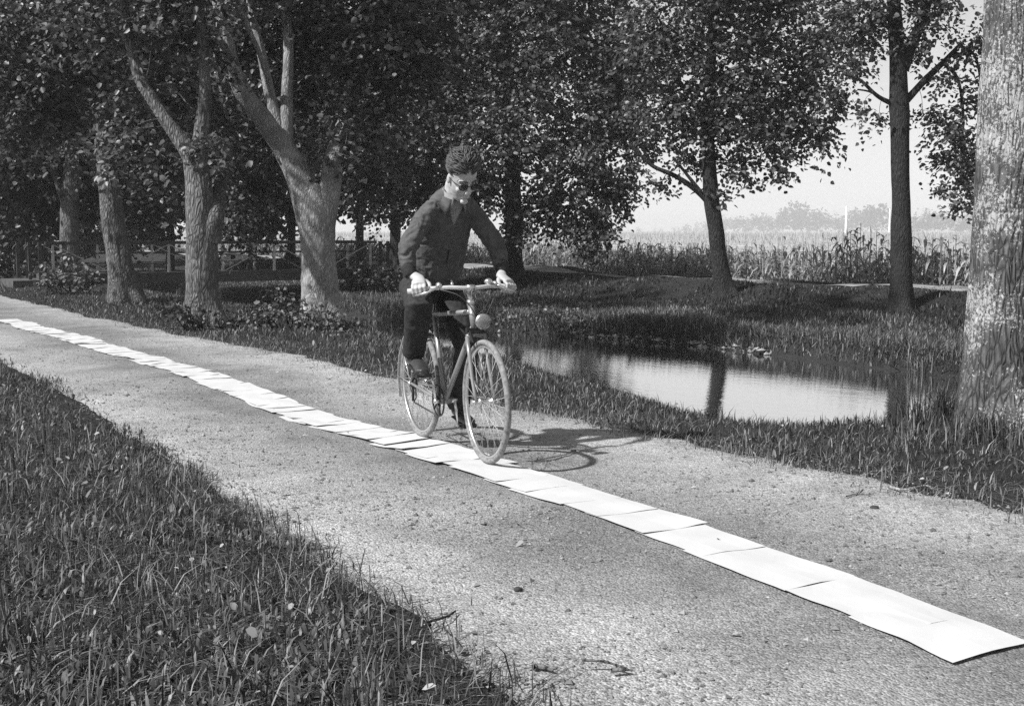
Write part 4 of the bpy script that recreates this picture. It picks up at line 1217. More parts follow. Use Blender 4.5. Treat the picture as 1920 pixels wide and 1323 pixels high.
M['chrome'] = simple('bike_chrome', 0.62, 0.28, 0.85, 0.06, 30)
M['frame_paint'] = simple('frame_paint', 0.26, 0.35, 0.3, 0.03, 10)
M['bike_black'] = simple('bike_black', 0.02, 0.5, 0, 0.008, 20)
M['rubber'] = simple('tyre_rubber', 0.20, 0.85, 0, 0.09, 45, spec=0.2)
M['bar_pale'] = simple('bar_pale', 0.62, 0.35, 0.3, 0.05, 20)
M['reflector'] = simple('lamp_reflector', 0.45, 0.15, 0.7, 0.1, 60)
gm, gnt, gb = mat_new('lamp_glass')
gb.inputs['Base Color'].default_value = (.6, .6, .6, 1); gb.inputs['Roughness'].default_value = .08; gb.inputs['Transmission Weight'].default_value = .7
bump(gnt, gb, noise(gnt, coords(gnt), 90, 2), .5, .004)
M['lamp_glass'] = gm

bike = empty('bicycle', (BBW[0], BBW[1], zB), 'lightweight touring bicycle with pale tyres and round headlamp ridden over the paper', 'bicycle')
bike.rotation_euler = Euler((LEAN, PITCH, YAW), 'XYZ')

def tubes(name, mat, lst, parent=bike, seg=12, **k):
    m = MB()
    for pts_, r in lst: m.tube(pts_, r, seg)
    return m.build(name, mat, parent, **k)
BB = (0, 0, .28)
HT, HB = (.418, 0, .885), (.472, 0, .735)        # head tube top and bottom
SC = (-.165, 0, .80)
fr = tubes('frame', M['frame_paint'], [([BB, SC], .0155), ([(-.160, 0, .79), (.435, 0, .835)], .0145), ([BB, (.462, 0, .762)], .016), ([HT, HB], .019),
    ([(0, .02, .28), (-.15, .045, .305), (XR, .062, .345)], .009), ([(0, -.02, .28), (-.15, -.045, .305), (XR, -.062, .345)], .009),
    ([(-.163, .018, .785), (-.24, .05, .66), (XR, .062, .345)], .008), ([(-.163, -.018, .785), (-.24, -.05, .66), (XR, -.062, .345)], .008),
    ([(0, -.035, .28), (0, .035, .28)], .021)])
CR = (.487, 0, .705)
fk = tubes('fork', M['frame_paint'], [([HB, CR], .016), ([(.487, -.055, .70), (.487, 0, .712), (.487, .055, .70)], .014)] +
    [([(.487, .052 * s, .70), (.525, .054 * s, .59), (.558, .056 * s, .48), (.585, .056 * s, .41), (XF, .056 * s, .345)], [.012, .0115, .010, .009, .008]) for s in (-1, 1)])
tubes('stem', M['chrome'], [([HT, (.399, 0, .94)], .012), ([(.399, 0, .935), (.408, 0, .965), (.425, 0, .97)], .014), ([(.424, -.022, .97), (.424, .022, .97)], .018), ([(.423, 0, .872), (.413, 0, .90)], .022)])
bar = tubes('handlebar', M['bar_pale'], [([(.30, -.325, .955), (.35, -.22, .97), (.405, -.12, .975), (.424, -.04, .970), (.424, .04, .970), (.405, .12, .975), (.35, .22, .97), (.30, .325, .955)], .0115)])
for s in (-1, 1):
    tubes('grip', M['bar_pale'], [([(.352, .216 * s, .97), (.328, .266 * s, .963), (.297, .331 * s, .954)], [.0155, .0165, .0155])], bar, seg=14)
    lv = MB().tube([(.372, .17 * s, .985), (.405, .20 * s, .972), (.395, .25 * s, .95), (.362, .31 * s, .932)], [.009, .008, .006, .005], 8)
    lv.ball((.372, .172 * s, .988), (.024, .016, .017))
    lv.build('brake_lever', M['chrome'], bike)
MB().ball((.388, .125, 1.0), (.024, .024, .02)).tube([(.388, .125, .972), (.388, .125, .99)], .008, 8).build('bell', M['chrome'], bike)
tubes('gear_lever', M['chrome'], [([(.395, -.10, .99), (.36, -.085, 1.0), (.325, -.075, 1.008)], [.009, .006, .006])])
for pts_ in ([(.40, -.18, .965), (.50, -.10, .93), (.54, -.03, .84), (.515, 0, .735)], [(.40, .18, .965), (.50, .11, .91), (.50, .05, .80), (.455, .02, .74)], [(.395, .15, .96), (.47, .07, .86), (.44, .02, .815), (.25, .018, .80)]):
    C = catmull(np.array(pts_), 8)
    tubes('brake_cable', M['bike_black'], [([tuple(q) for q in C], .0028)], seg=6)
# headlamp
hl = MB().tube([(.545, 0, .792), (.558, 0, .792), (.585, 0, .790), (.604, 0, .789)], [.014, .030, .043, .045], 20).tube([(.50, 0, .742), (.53, 0, .77), (.548, 0, .785)], .007, 8).build('headlamp', M['chrome'], bike)
MB().tube([(.6045, 0, .789), (.607, 0, .789)], [.041, .036], 20).build('lamp_reflector', M['reflector'], hl)
MB().ball((.6045, 0, .789), (.009, .0395, .0395)).build('lamp_glass', M['lamp_glass'], hl)
MB().box((.495, 0, .735), (.03, .12, .028)).bar((.515, -.045, .735), (.535, -.035, .67), .012).bar((.515, .045, .735), (.535, .035, .67), .012).build('front_brake', M['bike_black'], bike, False)
MB().bar((-.235, -.05, .72), (-.235, .05, .72), .02).bar((-.235, -.05, .72), (-.26, -.035, .66), .012).bar((-.235, .05, .72), (-.26, .035, .66), .012).build('rear_brake', M['chrome'], bike, False)

# wheels
def torus(rad, r, seg=64, rs=12, sq=1.0):
    m = MB(); m.tube([(rad * math.cos(t), 0, rad * math.sin(t)) for t in np.linspace(0, 2 * math.pi, seg, endpoint=False)], [(r, r * sq)] * seg, rs, up=(0, 1, 0), closed=True)
    return m
tyre_me = torus(RW - .0165, .0165, 96, 12).mesh('tyre'); rim_me = torus(RW - .038, .0085, 72, 10, 1.3).mesh('rim')
tyre_me.materials.append(M['rubber']); rim_me.materials.append(M['chrome'])
spoke_me = MB().tube([(0, 0, 0), (0, 0, RW - .046 - .016)], .0016, 5).mesh('spoke'); M['spoke'] = simple('spoke_steel', 0.42, 0.5, 0.3, 0.05, 30)
spoke_me.materials.append(M['spoke'])
def wheel(x, steer=0):
    w = bpy.data.objects.new('wheel', None); COL.objects.link(w); w.parent = bike; w.location = (x, 0, RW); w.rotation_euler = (0, 0, steer)
    link('tyre', tyre_me, None, w); link('rim', rim_me, None, w)
    MB().tube([(0, -.045, 0), (0, -.03, 0), (0, -.029, 0), (0, .029, 0), (0, .03, 0), (0, .045, 0)], [.022, .022, .014, .014, .022, .022], 14).tube([(0, -.072, 0), (0, .072, 0)], .007, 8).tube([(0, .060, 0), (0, .078, 0)], .013, 6).tube([(0, -.060, 0), (0, -.078, 0)], .013, 6).build('hub', M['chrome'], w)
    for k in range(32):
        s = -1 if k % 2 else 1
        th = 2 * math.pi * k / 32; off = .42 if (k // 2) % 2 else -.42
        p = Vector((.018 * math.cos(th + off * 2.2), .033 * s, .018 * math.sin(th + off * 2.2))); e = Vector(((RW - .046) * math.cos(th), .002 * s, (RW - .046) * math.sin(th)))
        o = link('spoke', spoke_me, None, w)
        dv = e - p
        o.location = p; o.rotation_euler = dv.to_track_quat('Z', 'Y').to_euler(); o.scale = (1, 1, dv.length / (RW - .062))
    return w
wheel(XF, R(-2)); wheel(XR)
# rear mudguard, reflector, rack stay
mg = MB()
rows = []
for t in np.linspace(R(62), R(200), 26):
    for y_, dr in ((-.026, 0), (-.015, .010), (0, .013), (.015, .010), (.026, 0)):
        rows.append((XR + (RW + .014 + dr) * math.cos(t), y_, RW + (RW + .014 + dr) * math.sin(t)))
nb = len(rows); rows += [(x - .003 * (x - XR) / RW, y_, z - .003 * (z - RW) / RW) for x, y_, z in rows]
fc = []
for i_ in range(25):
    for j in range(4):
        a_ = i_ * 5 + j; fc += [(a_, a_ + 1, a_ + 6, a_ + 5), (nb + a_, nb + a_ + 5, nb + a_ + 6, nb + a_ + 1)]
    for j in (0, 4):
        a_ = i_ * 5 + j; fc.append((a_, a_ + 5, nb + a_ + 5, nb + a_))
fc += [tuple([0, nb, nb + 1, 1]), tuple([1, nb + 1, nb + 2, 2]), (2, nb + 2, nb + 3, 3), (3, nb + 3, nb + 4, 4)]
mg.add(rows, fc).build('mudguard', M['bar_pale'], bike)
tubes('mudguard_stay', M['chrome'], [([(XR, .066, .345), (XR - .27, .03, .60)], .003), ([(XR, -.066, .345), (XR - .27, -.03, .60)], .003), ([(XR, .066, .345), (XR - .355, .03, .36)], .003), ([(XR, -.066, .345), (XR - .355, -.03, .36)], .003)], seg=6)
MB().ball((XR - .368, 0, .47), (.012, .022, .03)).build('rear_reflector', M['bike_black'], bike)
# saddle, post
tubes('seat_post', M['chrome'], [([SC, (-.19, 0, .90)], .0125)])
sd = MB()
sd.tube([(-.36, 0, .935), (-.34, 0, .94), (-.27, 0, .942), (-.18, 0, .938), (-.10, 0, .935), (-.07, 0, .93)], [(.05, .012), (.085, .026), (.075, .026), (.04, .024), (.022, .02), (.01, .01)], 16, up=(0, 0, 1))
sd.build('saddle', M['bike_black'], bike)
# chainset
def ring(y, r, name, mat):
    m = MB(); m.tube([(r * math.cos(t), y, .28 + r * math.sin(t)) for t in np.linspace(0, 6.2832, 40, endpoint=False)], [(.003, .006)] * 40, 6, up=(0, 1, 0), closed=True)
    for k in range(5):
        t = 2 * math.pi * k / 5
        m.bar((.01 * math.cos(t), y, .28 + .01 * math.sin(t)), (r * math.cos(t), y, .28 + r * math.sin(t)), .012, .004)
    return m.build(name, mat, bike)
ring(-.045, .092, 'chainring', M['bike_black'])
m = MB(); m.tube([(XR + .038 * math.cos(t), -.045, .345 + .038 * math.sin(t)) for t in np.linspace(0, 6.2832, 24, endpoint=False)], .006, 6, up=(0, 1, 0), closed=True); m.tube([(XR, -.052, .345), (XR, -.03, .345)], [.034, .034], 18); m.build('sprocket', M['bike_black'], bike)
tubes('chain', M['bike_black'], [([(XR, -.045, .383), (0, -.045, .372)], .0045), ([(XR + .01, -.048, .225), (-.02, -.045, .190)], .0045), ([(XR + .03, -.047, .325), (XR + .05, -.048, .26), (XR + .01, -.048, .225)], .0045)], seg=6)
tubes('derailleur', M['bike_black'], [([(XR, -.066, .335), (XR + .03, -.06, .29), (XR + .012, -.055, .235)], [.010, .010, .008])])
CA = R(8)          # right crank up and slightly forward, left crank opposite
UP = (.168 * math.sin(CA), .168 * math.cos(CA))
PR = (UP[0], -.155, .28 + UP[1]); PL = (-UP[0], .155, .28 - UP[1])
MB().tube([(0, -.06, .28), (UP[0], -.092, .28 + UP[1])], [(.008, .013), (.007, .010)], 10).tube([(0, -.035, .28), (0, -.072, .28)], .015, 10).build('crank', M['chrome'], bike)
MB().tube([(0, .06, .28), (-UP[0], .092, .28 - UP[1])], [(.008, .013), (.007, .010)], 10).tube([(0, .035, .28), (0, .072, .28)], .015, 10).build('crank', M['chrome'], bike)
for P_ in (PR, PL):
    s = -1 if P_[1] < 0 else 1
    pd = MB()
    pd.tube([(P_[0], .09 * s, P_[2]), (P_[0], .205 * s, P_[2])], .007, 8)
    for dx in (-.04, .04): pd.box((P_[0] + dx, .155 * s, P_[2]), (.012, .09, .022))
    for yy in (.112, .198): pd.box((P_[0], yy * s, P_[2]), (.082, .008, .02))
    pd.build('pedal', M['bike_black'], bike, False)

# ------------------------------------------------------------------ the rider
rider = empty('person', (BBW[0], BBW[1], zB), 'man in dark jacket and spectacles riding the bicycle, looking down', 'person')
rider.rotation_euler = Euler((LEAN, PITCH, YAW), 'XYZ')
def skin_mat():
    m, nt, b = mat_new('skin')
    n1 = noise(nt, coords(nt), 45, 3)
    nt.links.new(ramp(nt, n1, [(.3, .39), (.7, .45)]), b.inputs['Base Color'])
    b.inputs['Roughness'].default_value = .55; b.inputs['Specular IOR Level'].default_value = .35
    return m
M['skin'] = skin_mat()
M['jacket'] = simple('jacket_cloth', 0.08, 0.8, 0, 0.02, 24, 0.7, 0.3)
M['cuff'] = simple('knit_cuff', 0.035, 0.9, 0, 0.008, 80, .3, 0.2)
M['trouser'] = simple('trouser_cloth', 0.028, 0.85, 0, 0.012, 40, .15, 0.25)
M['shirt'] = simple('shirt_cloth', 0.24, 0.85, 0, 0.03, 40, .1, 0.2)
M['shoe'] = simple('shoe_leather', 0.035, 0.4, 0, 0.01, 30)
M['hair'] = simple('hair', 0.07, 0.55, 0, 0.03, 60, 0, 0.5)
M['glass_dark'] = simple('tinted_lens', 0.03, 0.12, 0, 0.005, 10)
_nt = M['glass_dark'].node_tree; _tr = nd(_nt, 'ShaderNodeBsdfTransparent'); _tr.inputs[0].default_value = (.55, .55, .55, 1)
_mx = nd(_nt, 'ShaderNodeMixShader'); _mx.inputs[0].default_value = .86
_nt.links.new(_nt.nodes['Principled BSDF'].outputs[0], _mx.inputs[1]); _nt.links.new(_tr.outputs[0], _mx.inputs[2]); _nt.links.new(_mx.outputs[0], _nt.nodes['Material Output'].inputs[0])
M['lip'] = simple('lip', 0.26, 0.5, 0, 0.02, 40)
M['eye_white'] = simple('eye', 0.4, 0.3, 0, 0.02, 40)

HC = Vector((.322, 0, 1.585))                 # middle of the head
HROT = Euler((R(5), R(38), R(6)), 'XYZ').to_matrix()
def hp(x, y, z): return HC + HROT @ Vector((x, y, z))
def hands(mb):
    for s in (-1, 1):
        # grip axis runs outwards/backwards along the bar end
        g0, g1 = Vector((.345, .228 * s, .968)), Vector((.305, .312 * s, .956))
        ax = (g1 - g0).normalized()
        c = (g0 + g1) / 2
        fwd = Vector((1, 0, -.15)); fwd = (fwd - ax * fwd.dot(ax)).normalized()
        upv = ax.cross(fwd); upv = upv if upv.z > 0 else -upv
        # back of the hand arches over the grip
        mb.tube([Vector((.225, .283 * s, 1.05)), c - fwd * .062 + upv * .052, c - fwd * .03 + upv * .044, c + fwd * .012 + upv * .034], [(.024, .026), (.034, .021), (.041, .019), (.041, .014)], 14, up=tuple(upv))
        for k, (o, L_) in enumerate(((-.034, .95), (-.0115, 1.05), (.0115, 1.0), (.034, .86))):
            b = c + ax * o
            q = [b + fwd * .004 + upv * .030, b + fwd * .030 * L_ + upv * .020, b + fwd * .033 * L_ - upv * .008, b + fwd * .014 - upv * .026, b - fwd * .006 - upv * .024]
            mb.tube(q, [.0100, .0098, .0092, .0086, .0078], 9)
            mb.ball(q[0], .0112, seg=9, rings=6); mb.ball(q[1], .0101, seg=9, rings=6)
        t0 = c - ax * .038 - fwd * .045 + upv * .036
        th = [t0, c - ax * .060 - fwd * .020 + upv * .020, c - ax * .062 + fwd * .008 - upv * .004, c - ax * .052 + fwd * .022 - upv * .018]
        mb.tube(th, [.014, .0125, .011, .009], 9)
def build_body():
    mb = MB()
    mb.tube([(-.21, 0, .93), (-.17, 0, .99), (-.10, 0, 1.12), (.035, 0, 1.31), (.11, 0, 1.41), (.155, 0, 1.465), (.205, 0, 1.51), (.25, 0, 1.56)],
            [(.13, .09), (.15, .11), (.14, .10), (.16, .105), (.15, .085), (.075, .07), (.056, .058), (.054, .058)], 20, up=(1, 0, 0))
    for s in (-1, 1):
        mb.tube([(.10, .06 * s, 1.405), (.125, .120 * s, 1.388), (.14, .172 * s, 1.345), (.16, .236 * s, 1.262), (.17, .275 * s, 1.20), (.195, .287 * s, 1.12), (.225, .283 * s, 1.05)], [.040, .038, .038, .035, .034, .032, .026], 12)
    kneeR, ankR = (.165, -.215, .860), (-.090, -.165, .545)
    kneeL, ankL = (.105, .105, .60), (-.105, .125, .225)
    for hip, kn, an in (((-.18, -.10, .96), kneeR, ankR), ((-.15, .085, .95), kneeL, ankL)):
        mb.tube([hip, Vector(hip).lerp(Vector(kn), .5), kn, Vector(kn).lerp(Vector(an), .35), Vector(kn).lerp(Vector(an), .8), an], [.075, .07, .052, .052, .036, .034], 12)
    # head
    mb.ball(hp(-.012, 0, .045), (.098, .078, .088), HROT, 24, 16)
    for pts_, rr in (([hp(.008, 0, .06), hp(.012, 0, .02), hp(.014, 0, -.02), hp(.016, 0, -.055), hp(.024, 0, -.085), hp(.040, 0, -.108), hp(.050, 0, -.118)],
                      [(.070, .072), (.070, .078), (.068, .080), (.061, .078), (.049, .066), (.034, .046), (.018, .026)]),):
        mb.tube(pts_, rr, 24, up=tuple(HROT @ Vector((1, 0, 0))))
    mb.ball(hp(.083, 0, -.100), (.018, .024, .016), HROT)                # chin
    mb.tube([hp(.088, 0, .028), hp(.100, 0, .006), hp(.113, 0, -.018), hp(.110, 0, -.030), hp(.095, 0, -.034)], [(.009, .010), (.010, .012), (.014, .012), (.015, .010), (.012, .008)], 12, up=tuple(HROT @ Vector((1, 0, 0))))
    for s in (-1, 1):
        mb.tube([hp(.086, .010 * s, .034), hp(.083, .034 * s, .040), hp(.068, .056 * s, .032)], [.010, .0105, .009], 10)       # brow
        mb.ball(hp(.070, .040 * s, -.022), (.018, .022, .018), HROT)        # cheek
        mb.ball(hp(-.010, .078 * s, -.002), (.020, .008, .031), HROT)       # ear
        mb.ball(hp(.106, .011 * s, -.030), .0085)
    mb.tube([hp(.089, -.024, -.064), hp(.096, 0, -.060), hp(.089, .024, -.064)], [.006, .0085, .006], 8)
    mb.tube([hp(.087, -.020, -.074), hp(.093, 0, -.074), hp(.087, .020, -.074)], [.006, .0085, .006], 8)
    mb.tube([hp(-.02, 0, -.03), hp(-.06, 0, -.09), (.19, 0, 1.49)], [.058, .056, .06], 16)
    hands(mb)
    return link('body', remeshed(mb, .0052, 1, name='body'), M['skin'], rider)
body = build_body()
kneeR, ankR = Vector((.165, -.215, .860)), Vector((-.090, -.165, .545))
kneeL, ankL = Vector((.105, .105, .60)), Vector((-.105, .125, .225))
# face details
for s in (-1, 1):
    MB().ball(hp(.073, .033 * s, .012), (.012, .0135, .010), HROT).build('eye', M['eye_white'], rider)
    MB().tube([hp(.097, .012 * s, .040), hp(.094, .035 * s, .048), hp(.078, .058 * s, .040)], [.004, .0048, .003], 8).build('eyebrow', M['hair'], rider)
MB().tube([hp(.0925, -.026, -.066), hp(.1005, 0, -.0675), hp(.0925, .026, -.066)], [.0022, .0042, .0022], 8).build('mouth', M['lip'], rider)
gl = MB()
for s in (-1, 1):
    gl.tube([hp(.103 - .012 * abs(math.cos(t) * .7 + .5 * 0) * (1 if math.cos(t) > 0 else .2), s * (.034 + .026 * math.cos(t)), .012 + .021 * math.sin(t)) for t in np.linspace(0, 6.2832, 24, endpoint=False)], .0022, 6, closed=True)
    gl.tube([hp(.093, .060 * s, .018), hp(.05, .076 * s, .018), hp(-.005, .082 * s, .014), hp(-.025, .082 * s, 0)], .0022, 6)
gl.tube([hp(.103, -.009, .016), hp(.106, 0, .019), hp(.103, .009, .016)], .0022, 6)
spec = gl.build('spectacles', M['bike_black'], rider)
for s in (-1, 1):
    MB().ball(hp(.099, .034 * s, .012), (.003, .0245, .0195), HROT @ Euler((0, 0, R(9 * s))).to_matrix(), 16, 8).build('lens', M['glass_dark'], spec)

# clothes
def folds(amp, f1, f2, seed, aniso=(1, 1, 1)):
    an_ = np.array(aniso)
    def fn(co, no):
        q = co * an_
        w1 = fbm(q * f1, seed, 2); r1 = 1 - np.abs(fbm(q * f2 + w1[:, None] * 1.3, seed + 5, 2)) * 1.6
        return amp * (w1 * .7 + np.clip(r1, -1, 1) * .6)
    return fn
jm = MB()
jm.tube([(-.165, 0, 1.005), (-.15, 0, 1.03), (-.105, 0, 1.10), (-.05, 0, 1.20), (.030, 0, 1.31), (.105, 0, 1.405), (.150, 0, 1.455), (.185, 0, 1.495)],
        [(.140, .108), (.158, .126), (.166, .132), (.164, .124), (.166, .116), (.158, .100), (.112, .086), (.080, .074)], 28, up=(1, 0, 0))
for s in (-1, 1):
    jm.tube([(.10, .06 * s, 1.415), (.125, .125 * s, 1.400), (.140, .175 * s, 1.352), (.160, .236 * s, 1.265), (.170, .276 * s, 1.20), (.188, .287 * s, 1.135), (.208, .288 * s, 1.085)], [.060, .060, .060, .055, .051, .047, .042], 18)
    jm.tube([(.185, .02 * s, 1.492), (.165, .075 * s, 1.455), (.140, .135 * s, 1.405)], [.055, .052, .05], 14)
jacket = link('jacket', remeshed(jm, .007, 5, folds(.0125, 8, 20, 5, (1, 1, 1.5)), 'jacket'), M['jacket'], rider)
for s in (-1, 1):
    MB().tube([(.200, .292 * s, 1.10), (.210, .289 * s, 1.08), (.226, .284 * s, 1.048), (.231, .282 * s, 1.038)], [.045, .041, .038, .034], 20).build('cuff', M['cuff'], jacket)
MB().tube([(-.185, 0, .972), (-.178, 0, .985), (-.158, 0, 1.02), (-.150, 0, 1.035)], [(.145, .112), (.152, .120), (.158, .126), (.15, .118)], 28, up=(1, 0, 0)).build('waistband', M['cuff'], jacket)
# jacket collar: a turned strip round the neck, open at the front
def collar(name, mat, parent, r0, h, drop, spread, lift=0, th=.005, tipd=.05):
    top, bot = [], []
    nk = Vector((.198, 0, 1.502 + lift)); axz = Vector((.42, 0, .9)).normalized(); axx = Vector((.9, 0, -.42)).normalized()
    N_ = 25
    ang = np.linspace(-math.pi + .0, math.pi, N_)
    for i_, t in enumerate(np.linspace(spread, 2 * math.pi - spread, N_)):
        dr = axx * math.cos(t) + Vector((0, math.sin(t), 0))
        u = abs(i_ - (N_ - 1) / 2) / ((N_ - 1) / 2)
        tip = u ** 6
        top.append(nk + dr * (r0 * (1 - .06 * tip)) + axz * (h * (1 - .55 * u)))
        bot.append(nk + dr * (r0 + .018 + .028 * tip) + axz * (h * (1 - .55 * u) - drop - tipd * tip) + axx * (.012 * tip))
    out = []
    for L_ in (top, bot): out += L_
    inn = [q - (q - nk).normalized() * th for q in out]
    f_ = []
    k2 = 2 * N_
    for i_ in range(N_ - 1):
        f_ += [(i_, i_ + 1, N_ + i_ + 1, N_ + i_), (k2 + i_, k2 + N_ + i_, k2 + N_ + i_ + 1, k2 + i_ + 1), (i_, k2 + i_, k2 + i_ + 1, i_ + 1), (N_ + i_, N_ + i_ + 1, k2 + N_ + i_ + 1, k2 + N_ + i_)]
    f_ += [(0, N_, k2 + N_, k2), (N_ - 1, k2 + N_ - 1, k2 + 2 * N_ - 1, 2 * N_ - 1)]
    return MB().add(out + inn, f_).build(name, mat, parent)
sh = collar('shirt_collar', M['shirt'], rider, .068, .035, .042, .33, 0.0, tipd=.035)
collar('jacket_collar', M['jacket'], jacket, .084, .018, .045, .55, -.012, tipd=.05)
# shirt front showing in the open neck
MB().tube([(.245, 0, 1.478), (.235, 0, 1.44), (.212, 0, 1.39), (.178, 0, 1.33)], [(.05, .012), (.045, .012), (.028, .012), (.006, .008)], 14, up=(1, 0, 0)).build('shirt', M['shirt'], rider)
MB().tube([(.160, 0.004, 1.320), (.110, 0.004, 1.22), (.055, .004, 1.10)], .0035, 6).build('zip', M['cuff'], jacket)

tm = MB()
tm.tube([(-.22, 0, .925), (-.19, 0, .965), (-.155, 0, 1.03)], [(.15, .10), (.165, .125), (.148, .112)], 24, up=(1, 0, 0))
hipR, hipL = Vector((-.195, -.105, .955)), Vector((-.175, .088, .945))
def leg(hip, kn, an, rr, hem):
    pts_ = [hip, hip.lerp(kn, .35), hip.lerp(kn, .7), kn, kn.lerp(an, .3), kn.lerp(an, .65), kn.lerp(an, hem)]
    tm.tube(pts_, rr, 20)
leg(hipR, kneeR + Vector((.0, 0, .0)), ankR, [.098, .092, .082, .076, .074, .066, .064], .92)
leg(hipL, kneeL, ankL, [.095, .090, .080, .072, .072, .066, .068], 1.0)
trousers = link('trousers', remeshed(tm, .008, 2, folds(.007, 7, 13, 15), 'trousers'), M['trouser'], rider)
for an, pd in ((ankR, PR), (ankL, PL)):
    tilt = .15 if an is ankR else -.02
    toe = Vector((pd[0] + .10, an.y - .012 * (1 if an.y < 0 else -1), pd[2] + .038 + .10 * -tilt * .3)); heel = Vector((an.x - .045, an.y, pd[2] + .045 + .03))
    ball_ = Vector((pd[0] + .02, an.y, pd[2] + .045))
    s_ = MB()
    s_.tube([heel + Vector((-.012, 0, .005)), heel + Vector((.01, 0, .01)), heel.lerp(ball_, .5) + Vector((0, 0, .018)), ball_ + Vector((0, 0, .004)), toe + Vector((-.03, 0, -.006)), toe], [(.022, .022), (.034, .036), (.036, .040), (.045, .032), (.042, .024), (.020, .013)], 16, up=(0, 0, 1))
    s_.tube([an + Vector((-.005, 0, .03)), an + Vector((0, 0, -.02)), heel.lerp(ball_, .3) + Vector((0, 0, .02))], [.040, .042, .038], 14)
    link('shoe', remeshed(s_, .006, 2, name='shoe'), M['shoe'], rider)
    MB().tube([heel + Vector((-.012, 0, -.034)), heel.lerp(ball_, .45) + Vector((0, 0, -.030)), ball_ + Vector((0, 0, -.029)), toe + Vector((.004, 0, -.012))], [(.028, .008), (.032, .007), (.045, .007), (.025, .006)], 12, up=(0, 0, 1)).build('sole', M['bike_black'], rider)
MB().tube([ankR + Vector((.01, 0, .065)), ankR + Vector((0, 0, .0))], [.042, .040], 14).build('sock', M['shirt'], rider)

# hair: a cap of overlapping wavy locks
hm = MB()
hm.ball(hp(-.034, 0, .066), (.100, .090, .088), HROT @ Euler((0, R(-14), 0)).to_matrix(), 28, 16)
gh = np.random.default_rng(12)
for k in range(1700):
    th = gh.uniform(0, 2 * math.pi); ph = gh.uniform(0, 1) ** .75 * 1.8
    n_ = Vector((math.sin(ph) * math.cos(th), math.sin(ph) * math.sin(th), math.cos(ph)))
    if n_.x > .50 and n_.z < .42 + .25 * vnoise(np.array([[n_.y * 5, 0, 0]]), 4)[0]: continue
    if n_.x > .15 and n_.z < .10: continue
    if n_.z < -.30 and n_.x > -.3: continue
    loc_ = Vector((-.020 + n_.x * .100, n_.y * .090, .068 + n_.z * .090))
    # combed back over the crown with a wave to one side
    side = 1 if n_.y > -.25 else -1
    fl = Vector((-.75, .45 * side, .05)) + Vector(gh.normal(0, .15, 3))
    fl = (fl - n_ * fl.dot(n_)); fl.normalize()
    up_ = max(0, n_.z) * (1.15 if n_.x > -.1 else .7)
    L_ = gh.uniform(.055, .095); vol = (.006 + .024 * up_) * gh.uniform(.3, 1.35)
    q = []
    for i_, u in enumerate((0, .25, .5, .75, 1)):
        w = loc_ + fl * (L_ * (u - .35)) + n_ * (vol * math.sin(math.pi * min(1, u * .9 + .08)) - .003 - .012 * (u - .35) ** 2 * L_ / .06) + n_.cross(fl) * (.0045 * math.sin(u * 4 + n_.y * 6 + n_.x * 3))
        q.append(hp(*w))
    hm.tube(q, [.0018, .0032, .0034, .0026, .0006], 4)
hm.build('hair', M['hair'], rider)

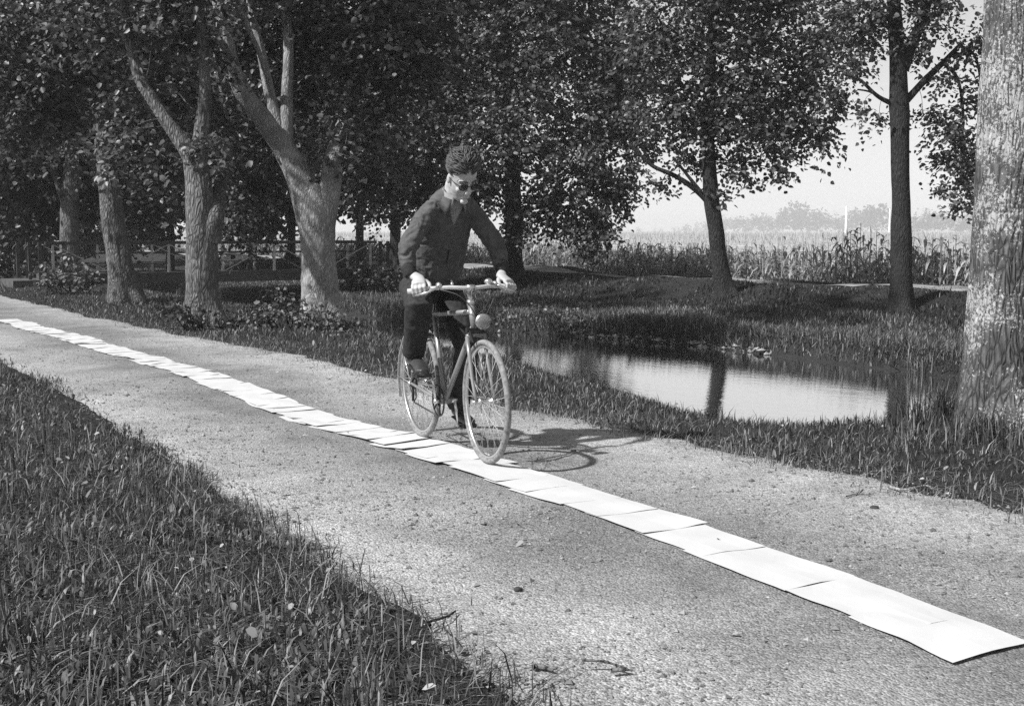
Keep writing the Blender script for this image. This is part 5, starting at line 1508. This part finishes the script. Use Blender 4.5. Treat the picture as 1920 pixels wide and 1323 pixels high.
# ------------------------------------------------------------------ small things on the lane
def stick(px, py, px2, py2, r, label, bend=.02, mat='bark_pale', forks=0, seed=1):
    d0_, d1_ = ground_hit(px, py, 2, 30), ground_hit(px2, py2, 2, 30)
    p, q = at(px, py, d0_), at(px2, py2, d1_)
    g_ = np.random.default_rng(seed)
    mid = [(p * (1 - t) + q * t) + np.array([g_.normal(0, bend), g_.normal(0, bend), 0]) for t in (0, .3, .6, 1)]
    for m_ in mid: m_[2] = zw(m_[0], m_[1]) + .012 + r
    b = mid[0].copy()
    parts = [limb_mesh([m_ - b for m_ in mid], [r, r * .9, r * .75, r * .4], 8, 6, .12, seed)]
    for k in range(forks):
        s = mid[1 + k] - b; e = s + np.array([g_.normal(0, .08), g_.normal(0, .08), .02])
        parts.append(limb_mesh([s, (s + e) / 2 + g_.normal(0, .01, 3), e], [r * .6, r * .5, r * .2], 6, 4, .1, seed))
    V, polys_ = join_parts(parts)
    tag(link('fallen_twig', mesh_np('fallen_twig', V, polys_, True), M[mat], loc=tuple(b)), label, 'twig', 'twigs lying on the lane')
stick(1662, 918, 1752, 922, .007, 'pale bent twig on the lane edge below the big lichen trunk', .03, forks=1, seed=2)
stick(985, 1262, 1052, 1268, .008, 'dark short stick on the gravel at the foot of the picture', .012, 'bark', 0, 3)
stick(1152, 1268, 1190, 1276, .007, 'small forked twig on the gravel right of the dark short stick', .012, 'bark', 1, 4)
stick(1590, 935, 1640, 930, .004, 'thin crooked twig beside the grass, left of the pale bent twig', .02, 'bark_pale', 1, 5)
stick(800, 1190, 850, 1160, .005, 'dark stalk poking over the near grass edge onto the gravel', .01, 'bark_dark', 0, 6)
def pebble(px, py, r, label, mat, seed):
    d = ground_hit(px, py, 2, 30); p = at(px, py, d)
    m_ = MB().ball((0, 0, 0), (r, r * .8, r * .6), None, 14, 9)
    V = np.array(m_.v); V = V * (1 + .18 * fbm(V / r * 1.2 + seed, seed, 2))[:, None]
    m_.v = [tuple(q) for q in V]
    tag(m_.build('pebble', M[mat], loc=(p[0], p[1], zw(p[0], p[1]) + r * .4)), label, 'stone', 'single stones on the lane')
M['dark_stone'] = simple('dark_stone', .03, .8, 0, .01, 40, .4)
M['light_stone'] = simple('light_stone', .5, .85, 0, .1, 60, .4)
pebble(971, 1110, .017, 'dark round stone alone on the gravel below the middle of the strip', 'dark_stone', 3)
pebble(1640, 958, .022, 'dark clod on the gravel below the pale bent twig', 'dark_stone', 5)
pebble(1075, 848, .016, 'small dark clod on the gravel right of the front wheel', 'dark_stone', 7)
pebble(1440, 1130, .011, 'pale pebble on the gravel just below the wide part of the strip', 'light_stone', 9)
